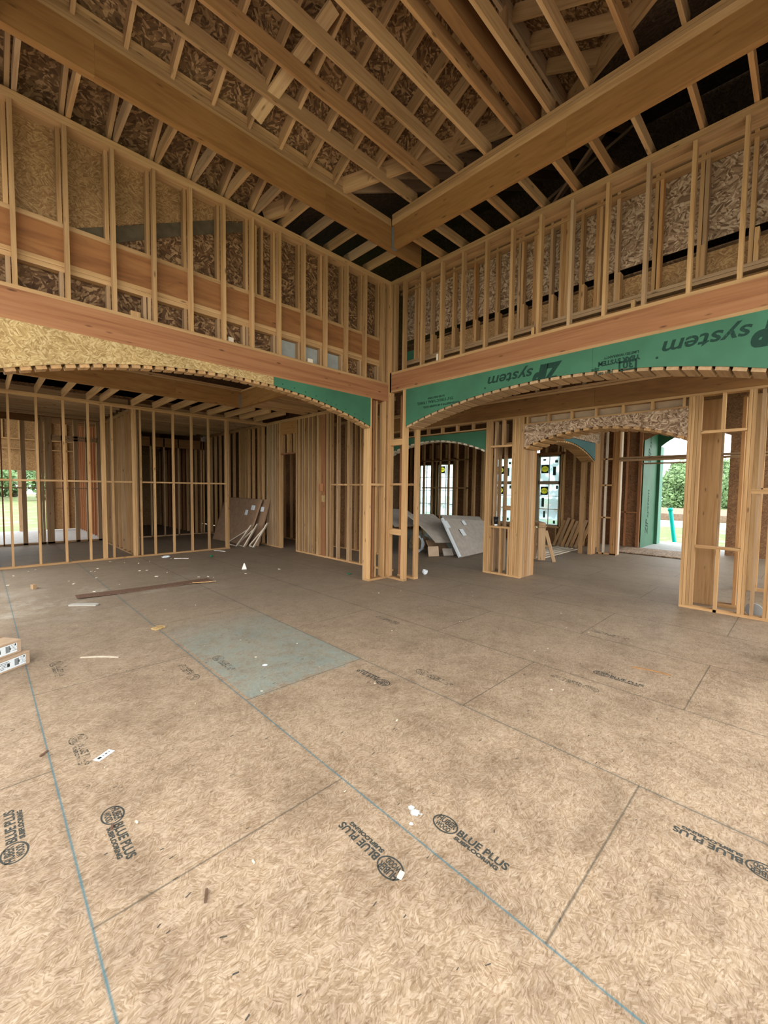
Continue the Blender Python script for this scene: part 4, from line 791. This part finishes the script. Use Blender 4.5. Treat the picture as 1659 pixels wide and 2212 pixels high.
# two flat boxes at the left edge
def flat_box(loc, rz, L_, D, Hh, label):
    o = empty('flat_carton', loc, label, 'carton', rz=rz); M = WM[o.name]
    bm = bmesh.new(); cuboid(bm, -L_/2, D/2, Hh/2, L_, D, Hh); bmesh.ops.bevel(bm, geom=bm.edges[:], offset=.005, segments=2); meshobj('carton_body', bm, CARDT, o, M)
    bm = bmesh.new(); cuboid(bm, -L_/2, -.0006, Hh*.86, L_, .001, Hh*.02); cuboid(bm, -L_/2, D/2, Hh+.0004, L_, .05, .0008); meshobj('packing_tape', bm, CARD, o, M)
    lb = meshobj('shipping_label', prism_bm(rect(-.44, -.038, .016, Hh-.020), 0, .001), PAPER, o, M @ frame((0, -.0015, 0), (1, 0, 0), (0, 0, 1)))
    bm = bmesh.new(); rnd = random.Random(5)
    for k in range(11): cuboid(bm, -.135+k*.0035, Hh/2, 0, .0016 if k % 3 else .0028, Hh*.5, .0004)
    meshobj('barcode', bm, INK, lb, M @ frame((0, -.0028, 0), (1, 0, 0), (0, 0, 1))); bm = bmesh.new()
    for r_ in range(5):
        for q in range(3): cuboid(bm, -.075+rnd.uniform(-.012, .012)+q*.012, Hh*.30+r_*Hh*.11, 0, rnd.uniform(.006, .018), .003, .0004)
        cuboid(bm, -.24+rnd.uniform(-.02, .02), Hh*.28+r_*Hh*.11, 0, rnd.uniform(.03, .10), .004, .0004)
    cuboid(bm, -.052, Hh*.72, 0, .010, .018, .0004); cuboid(bm, -.098, Hh*.5, 0, .008, .022, .0004); cuboid(bm, -.19, Hh*.45, 0, .022, .03, .0004)
    meshobj('label_print', bm, INK, lb, M @ frame((0, -.0028, 0), (1, 0, 0), (0, 0, 1))); return o
ang = math.atan2(.15, .21)
flat_box((.292, 5.092, .001), ang, .75, .46, .122, 'lower flat brown carton with a white barcode label, under another carton')
flat_box((.235, 5.105, .125), ang, .75, .44, .118, 'upper flat brown carton stacked on a similar carton at the left edge')
# scraps left standing on the header ledges
for i, (x, sx) in enumerate(((1.36, .10), (2.50, .07), (3.78, .09))):
    bm = bmesh.new(); cuboid(bm, 0, 0, .03, sx, .06, .06); tag(meshobj('wood_block', bm, PALEW if i else LUM, None, Matrix.Translation((x, YL+.045, 3.656))), ('brownish scrap block standing on the ledge over the tan arch', 'pale scrap block on the ledge over the tan arch, middle one', 'white scrap block on the ledge over the green arch end')[i], 'block')
for i, (y, h) in enumerate(((4.46, .11), (2.79, .10), (1.56, .09))):
    bm = bmesh.new(); cuboid(bm, 0, 0, h/2, .06, .04, h); tag(meshobj('wood_block', bm, PALEW if i == 0 else LUM, None, Matrix.Translation((XR+.04, y, 3.843))), ('white scrap block on the green arch ledge, nearest the inside corner', 'scrap block between studs on the green arch ledge, middle one', 'scrap block on the green arch ledge, farthest from the corner')[i], 'block')

# ------------------------------------------------------------------ cardboard packs leaning in the back room
def slab(name, bl_, br2, tr, tl, t, mat, parent, bend=0.0, off=0.0, n=8):
    """thin pack between four corners, slightly bent"""
    bl_, br2, tr, tl = map(Vector, (bl_, br2, tr, tl)); nrm = (br2-bl_).cross(tl-bl_).normalized(); bm = bmesh.new(); F, B = [], []
    for j in range(n+1):
        v = j/n; rf, rb = [], []
        for i in range(n+1):
            u = i/n; p = (bl_*(1-u)+br2*u)*(1-v)+(tl*(1-u)+tr*u)*v+nrm*(bend*math.sin(math.pi*v)*(.6+.4*math.sin(3*u))+off)
            rf.append(bm.verts.new(p+nrm*t)); rb.append(bm.verts.new(p))
        F.append(rf); B.append(rb)
    for j in range(n):
        for i in range(n):
            bm.faces.new((F[j][i], F[j][i+1], F[j+1][i+1], F[j+1][i])); bm.faces.new((B[j][i], B[j+1][i], B[j+1][i+1], B[j][i+1]))
    for j in range(n): bm.faces.new((F[j][0], F[j+1][0], B[j+1][0], B[j][0])); bm.faces.new((F[j][n], B[j][n], B[j+1][n], F[j+1][n]))
    for i in range(n): bm.faces.new((F[0][i], B[0][i], B[0][i+1], F[0][i+1])); bm.faces.new((F[n][i], F[n][i+1], B[n][i+1], B[n][i]))
    return meshobj(name, bm, mat, parent)
def label_on(name, bl_, br2, tl, u0, u1, v0, v1, parent, mat=PAPER, h=.02):
    bl_, br2, tl = map(Vector, (bl_, br2, tl)); M = frame(bl_, br2-bl_, tl-bl_); a = (br2-bl_).length; v = (tl-bl_); b = v.length
    return sheet(name, M @ Matrix.Translation((0, 0, h)), rect(u0*a, u1*a, v0*b, v1*b), .002, mat, parent)
A0, A1, A2, A3 = (5.36, 13.45, .01), (5.46, 11.28, .01), (5.86, 11.12, 1.33), (5.82, 13.5, 1.36)
a = empty('cardboard_pack', (5.4, 12.3, 0), 'front brown cardboard pack leaning on the stud wall of the back room', 'cardboard pack')
pf = slab('pack_face', A1, A0, A3, A2, .03, CARD, a); 
for nm, u0, u1, v0, v1 in (('paper_label', .035, .10, .76, .86), ('paper_label', .19, .235, .64, .75)): 
    M = frame(A1, Vector(A0)-Vector(A1), Vector(A2)-Vector(A1)); b = (Vector(A2)-Vector(A1)).length; ll = (Vector(A0)-Vector(A1)).length
    sheet(nm, M, [(x, y) for x, y in rect(u0*ll, u1*ll, v0*b, v1*b)], .036 if M.col[2].x < 0 else -.036, PAPER, pf)
bar('corner_edge', A1, A2, .05, .05, CARD, a)
b2 = empty('cardboard_pack', (5.7, 11.6, 0), 'rear brown cardboard pack behind the first one in the back room', 'cardboard pack')
B1, B0, B2, B3 = (5.66, 10.98, .01), (5.6, 13.2, .01), (5.95, 10.80, 1.34), (5.94, 13.2, 1.36); pf = slab('pack_face', B1, B0, B3, B2, .03, CARD, b2)
M = frame(B1, Vector(B0)-Vector(B1), Vector(B2)-Vector(B1)); sheet('paper_label', M, rect(.04, .16, 1.0, 1.14), .036 if M.col[2].x < 0 else -.036, PAPER, pf)
for i, (p, q, r_) in enumerate((((5.24, 11.42, 0), (5.50, 11.02, .62), (5.22, 12.05, .02)), ((5.36, 11.20, 0), (5.60, 10.86, .66), (5.34, 11.6, .02)), ((5.50, 10.92, 0), (5.76, 10.58, .70), (5.52, 11.2, .02)))):
    w_ = empty('shipping_brace', p, ('white wooden shipping brace nearest the pale stud row', 'middle white wooden shipping brace behind another', 'white wooden shipping brace nearest the doorway')[i], 'wooden brace', 'shipping braces by the cardboard packs')
    bar('upright', p, q, .10, .03, PALEW, w_); bar('diagonal', r_, tuple(.8*qq+.2*pp for pp, qq in zip(p, q)), .05, .03, PALEW, w_); bar('foot', p, r_, .04, .03, PALEW, w_)
# ------------------------------------------------------------------ dining room: pile of packs and rubbish
p1 = empty('cardboard_pack', (9.2, 6.1, 0), 'nearest grey cardboard pack with white labels leaning on the heap', 'cardboard pack')
c0, c1, c2, c3 = (8.50, 5.98, .01), (10.0, 6.12, .01), (10.75, 6.72, .76), (8.72, 6.72, .92)
pf = slab('pack_face', c0, c1, c2, c3, .04, CARDG, p1, .05); bar('pale_edge', (8.48, 5.99, .03), (8.70, 6.74, .94), .06, .06, PAPER, p1)
label_on('paper_label', c0, c1, c3, .35, .47, .45, .62, pf, h=.11); label_on('paper_label', c0, c1, c3, .62, .72, .72, .84, pf, h=.095); label_on('paper_label', c0, c1, c3, .01, .16, .70, .88, pf, PAPER, h=.09)
for nm, q, bend, mt, lb in (('cardboard_pack', ((9.35, 6.5, .02), (11.0, 6.6, .02), (11.3, 7.3, .84), (9.4, 7.35, .96)), .10, CARDG, 'bowed grey cardboard pack at the back right of the heap'),
                        ('cardboard_pack', ((8.15, 6.5, .36), (9.2, 6.5, .28), (9.25, 7.5, .97), (8.25, 7.6, 1.0)), .06, CARDG, 'grey cardboard pack sloping in the middle of the heap'),
                        ('cardboard_pack', ((7.95, 7.75, .68), (9.1, 7.75, .64), (9.3, 8.6, 1.06), (8.1, 8.7, 1.12)), .04, CARDG, 'grey cardboard pack lying highest at the left of the heap'),
                        ('torn_carton', ((8.35, 6.72, .02), (9.1, 6.70, .02), (9.0, 6.9, .30), (8.3, 6.95, .36)), -.05, CARD, 'torn brown carton side under the grey packs'),
                        ('carton_flap', ((8.70, 6.38, .01), (9.05, 6.40, .01), (9.08, 6.50, .14), (8.75, 6.5, .16)), 0, CARDG, 'white folded carton flap on the floor before the heap'),
                        ('carton_flap', ((8.38, 6.42, .01), (8.62, 6.3, .01), (8.66, 6.40, .17), (8.44, 6.52, .18)), 0, CARDG, 'small folded pale carton flap beside the torn carton'),
                        ('carton_flap', ((8.02, 6.62, .01), (8.28, 6.5, .01), (8.29, 6.54, .26), (8.03, 6.66, .26)), 0, CARDT, 'tan carton piece standing left of the heap')):
    o = slab(nm, *q, .03, mt, None, bend); tag(o, lb, 'cardboard pack' if nm == 'cardboard_pack' else 'carton scrap')
for i, (l_, sc, mt) in enumerate((((8.10, 7.15, .001), (.14, .16, .50), GAPBAG), ((8.42, 7.3, .001), (.13, .16, .42), PAPER), ((8.78, 7.35, .001), (.16, .16, .36), CARD))):
    tag(lump('rubbish_bag', l_, sc, mt, 20+i, .3, 3), ('dark rubbish bag at the left end of the heap', 'crumpled clear wrapping in the heap', 'crushed brown carton paper in the heap')[i], 'rubbish')
# cup on the niche plate
cup = empty('paper_cup', (X2+.05, 4.42, .979), 'black paper cup with a white base on the niche plate of the pier', 'cup')
bm = bmesh.new(); bmesh.ops.create_cone(bm, cap_ends=True, segments=24, radius1=.036, radius2=.047, depth=.13, matrix=Matrix.Translation((0, 0, .098))); meshobj('cup_sleeve', bm, CUP, cup, WM[cup.name], True)
bm = bmesh.new(); bmesh.ops.create_cone(bm, cap_ends=True, segments=24, radius1=.032, radius2=.0355, depth=.034, matrix=Matrix.Translation((0, 0, .017))); meshobj('cup_base', bm, PAPER, cup, WM[cup.name], True)
bm = bmesh.new(); bmesh.ops.create_cone(bm, cap_ends=True, segments=24, radius1=.049, radius2=.045, depth=.016, matrix=Matrix.Translation((0, 0, .171))); meshobj('cup_lid', bm, CUP, cup, WM[cup.name], True)
# bucket lid behind the right hand studs
bm = bmesh.new(); bmesh.ops.create_cone(bm, cap_ends=True, segments=32, radius1=.095, radius2=.095, depth=.018); r = ring_bm(.095, .095, .012, 32); join(bm, r, Matrix.Translation((0, 0, .012)))
tag(meshobj('bucket_lid', bm, plain('pale_grey_plastic', (.42, .45, .46), .5), None, Matrix.Translation((X2+.15, .47, .10)) @ Matrix.Rotation(1.35, 4, 'Y')), 'round grey lid standing behind the studs at the right edge', 'lid')
# sawhorse
sh = empty('sawhorse', (9.9, 4.6, 0), 'weathered wooden sawhorse standing by the stacked white boards', 'sawhorse')
nn = (-.70, -.71, 0)
bar('top_beam', (9.62, 4.44, .90), (10.30, 5.02, .90), .15, .07, LUMG, sh); bar('top_board', (9.60, 4.42, .845), (10.32, 5.04, .845), .19, .035, LUMG, sh)
for (dx, dy) in ((0, 0), (.62, .53)):
    bar('leg', (9.62+dx, 4.44+dy, .035), (9.65+dx, 4.47+dy, .83), .17, .038, LUMG, sh, up=nn); bar('leg', (9.64+dx, 4.66+dy, .035), (9.70+dx, 4.58+dy, .80), .12, .038, LUMG, sh, up=nn)
    bar('brace', (9.72+dx, 4.40+dy, .74), (9.78+dx, 4.20+dy, .002 if dx == 0 else .075), .08, .03, LUMG, sh, up=nn); bar('cross_tie', (9.66+dx, 4.62+dy, .40), (9.74+dx, 4.28+dy, .36), .06, .02, LUMG, sh, up=nn)
bar('shelf_board', (9.66, 4.50, .36), (10.26, 5.02, .36), .10, .02, LUMG, sh)
# white boards lying on the floor behind the sawhorse, more leaning on the wall
NB = ['nearest', 'second', 'third', 'fourth', 'farthest']
for i in range(5):
    o = bar('white_board', (9.80+.1*i if i != 3 else 10.46, 4.62+.17*i, .016), (12.42+.04*i, 4.70+.15*i, .016), .09, .022, PALEW); tag(o, NB[i]+' of the white boards laid flat side by side behind the sawhorse', 'board', 'white boards on the dining room floor')
for i in range(3): tag(bar('spacer_strip', (10.1+1.0*i, 4.60, .002), (10.1+1.0*i, 5.42, .002), .06, .004, LUMG), ('first', 'second', 'third')[i]+' thin spacer strip under the white boards, counted from the sawhorse', 'strip')
for i in range(7):
    o = bar('leaning_board', (12.72, 4.72+.13*i, .01), (13.22, 4.60+.13*i, .78+.04*(i % 3)), .085, .02, LUMG if i % 2 else LUM, up=(-1, 0, .6)); tag(o, ORD[i]+' board leaning on the front wall beside the dining window, counted from the arch', 'board', 'boards leaning beside the window')
o = sheet('strand_board_sheet', frame((12.78, 1.95, .012), (1, .02, 0), (0, 1, 0)), [(0, 0), (1.35, 0), (1.28, 1.85), (.02, 1.80)], .02, OSBW); tag(o, 'loose strand board sheet lying before the front door opening', 'sheet')
# ------------------------------------------------------------------ outdoors
pp_ = empty('drain_pipe', (19, 3.54, -.4), 'leaning teal plastic drain pipe standing in the front yard', 'pipe')
bar('pipe_body', (19, 3.53, -.42), (19, 3.735, 1.02), .13, .13, TEAL, pp_)
bm = bmesh.new(); bmesh.ops.create_cone(bm, cap_ends=True, segments=20, radius1=.085, radius2=.085, depth=.12); meshobj('pipe_cap', bm, TEAL, pp_, Matrix.Translation((19, 3.743, 1.05)) @ Matrix.Rotation(-.14, 4, 'X'), True)
po = bpy.data.objects['pipe_body']; bm = bmesh.new(); bmesh.ops.create_cone(bm, cap_ends=True, segments=20, radius1=.068, radius2=.068, depth=1.46); bm.to_mesh(po.data); bm.free()
trees = []
def tree(name, x, y, h, w, label, seed):
    t = empty(name, (x, y, -.4), label, 'tree', 'trees beyond the field', 'thing'); rnd = random.Random(seed)
    bm = bmesh.new(); bmesh.ops.create_cone(bm, cap_ends=True, segments=8, radius1=.35, radius2=.15, depth=h*.55, matrix=Matrix.Translation((x, y, -.4+h*.275))); meshobj('trunk', bm, BARK, t)
    bm = bmesh.new(); blobs = []
    for k in range(34):
        a = rnd.uniform(0, 6.28); zz = rnd.uniform(.06, .92); rr = w*.42*math.sin(math.pi*min(1, zz*.9+.08))*rnd.uniform(.3, 1.0); blobs.append((rr*math.cos(a), rr*math.sin(a), h*zz, w*rnd.uniform(.10, .20)))
    for k in range(2600):
        bx_, by_, bz_, br3 = rnd.choice(blobs); v = Vector((rnd.gauss(0, 1), rnd.gauss(0, 1), rnd.gauss(0, 1))).normalized()*br3*rnd.uniform(.6, 1.05); c = Vector((x+bx_, y+by_, -.4+bz_))+v
        u_ = Vector((rnd.gauss(0, 1), rnd.gauss(0, 1), rnd.gauss(0, 1))).normalized(); w_ = u_.orthogonal().normalized(); q = rnd.uniform(.16, .34)
        bm.faces.new([bm.verts.new(c+u_*q), bm.verts.new(c+w_*q*.7), bm.verts.new(c-u_*q), bm.verts.new(c-w_*q*.7)])
    meshobj('crown', bm, LEAF, t)
for i in range(10): tree('broad_tree', 64+10*(i % 3), 4.9+2.1*i, 5.0+1.2*((i*7) % 3), 6.2, ORD[i]+' leafy tree of the row beyond the road, counted from the right', 60+i)
for i in range(10): tree('broad_tree', -9+2.6*i, 72+10*(i % 3), 6.0+1.3*((i*5) % 3), 7.2, ORD[i]+' leafy tree of the row behind the back field, counted from the left', 80+i)
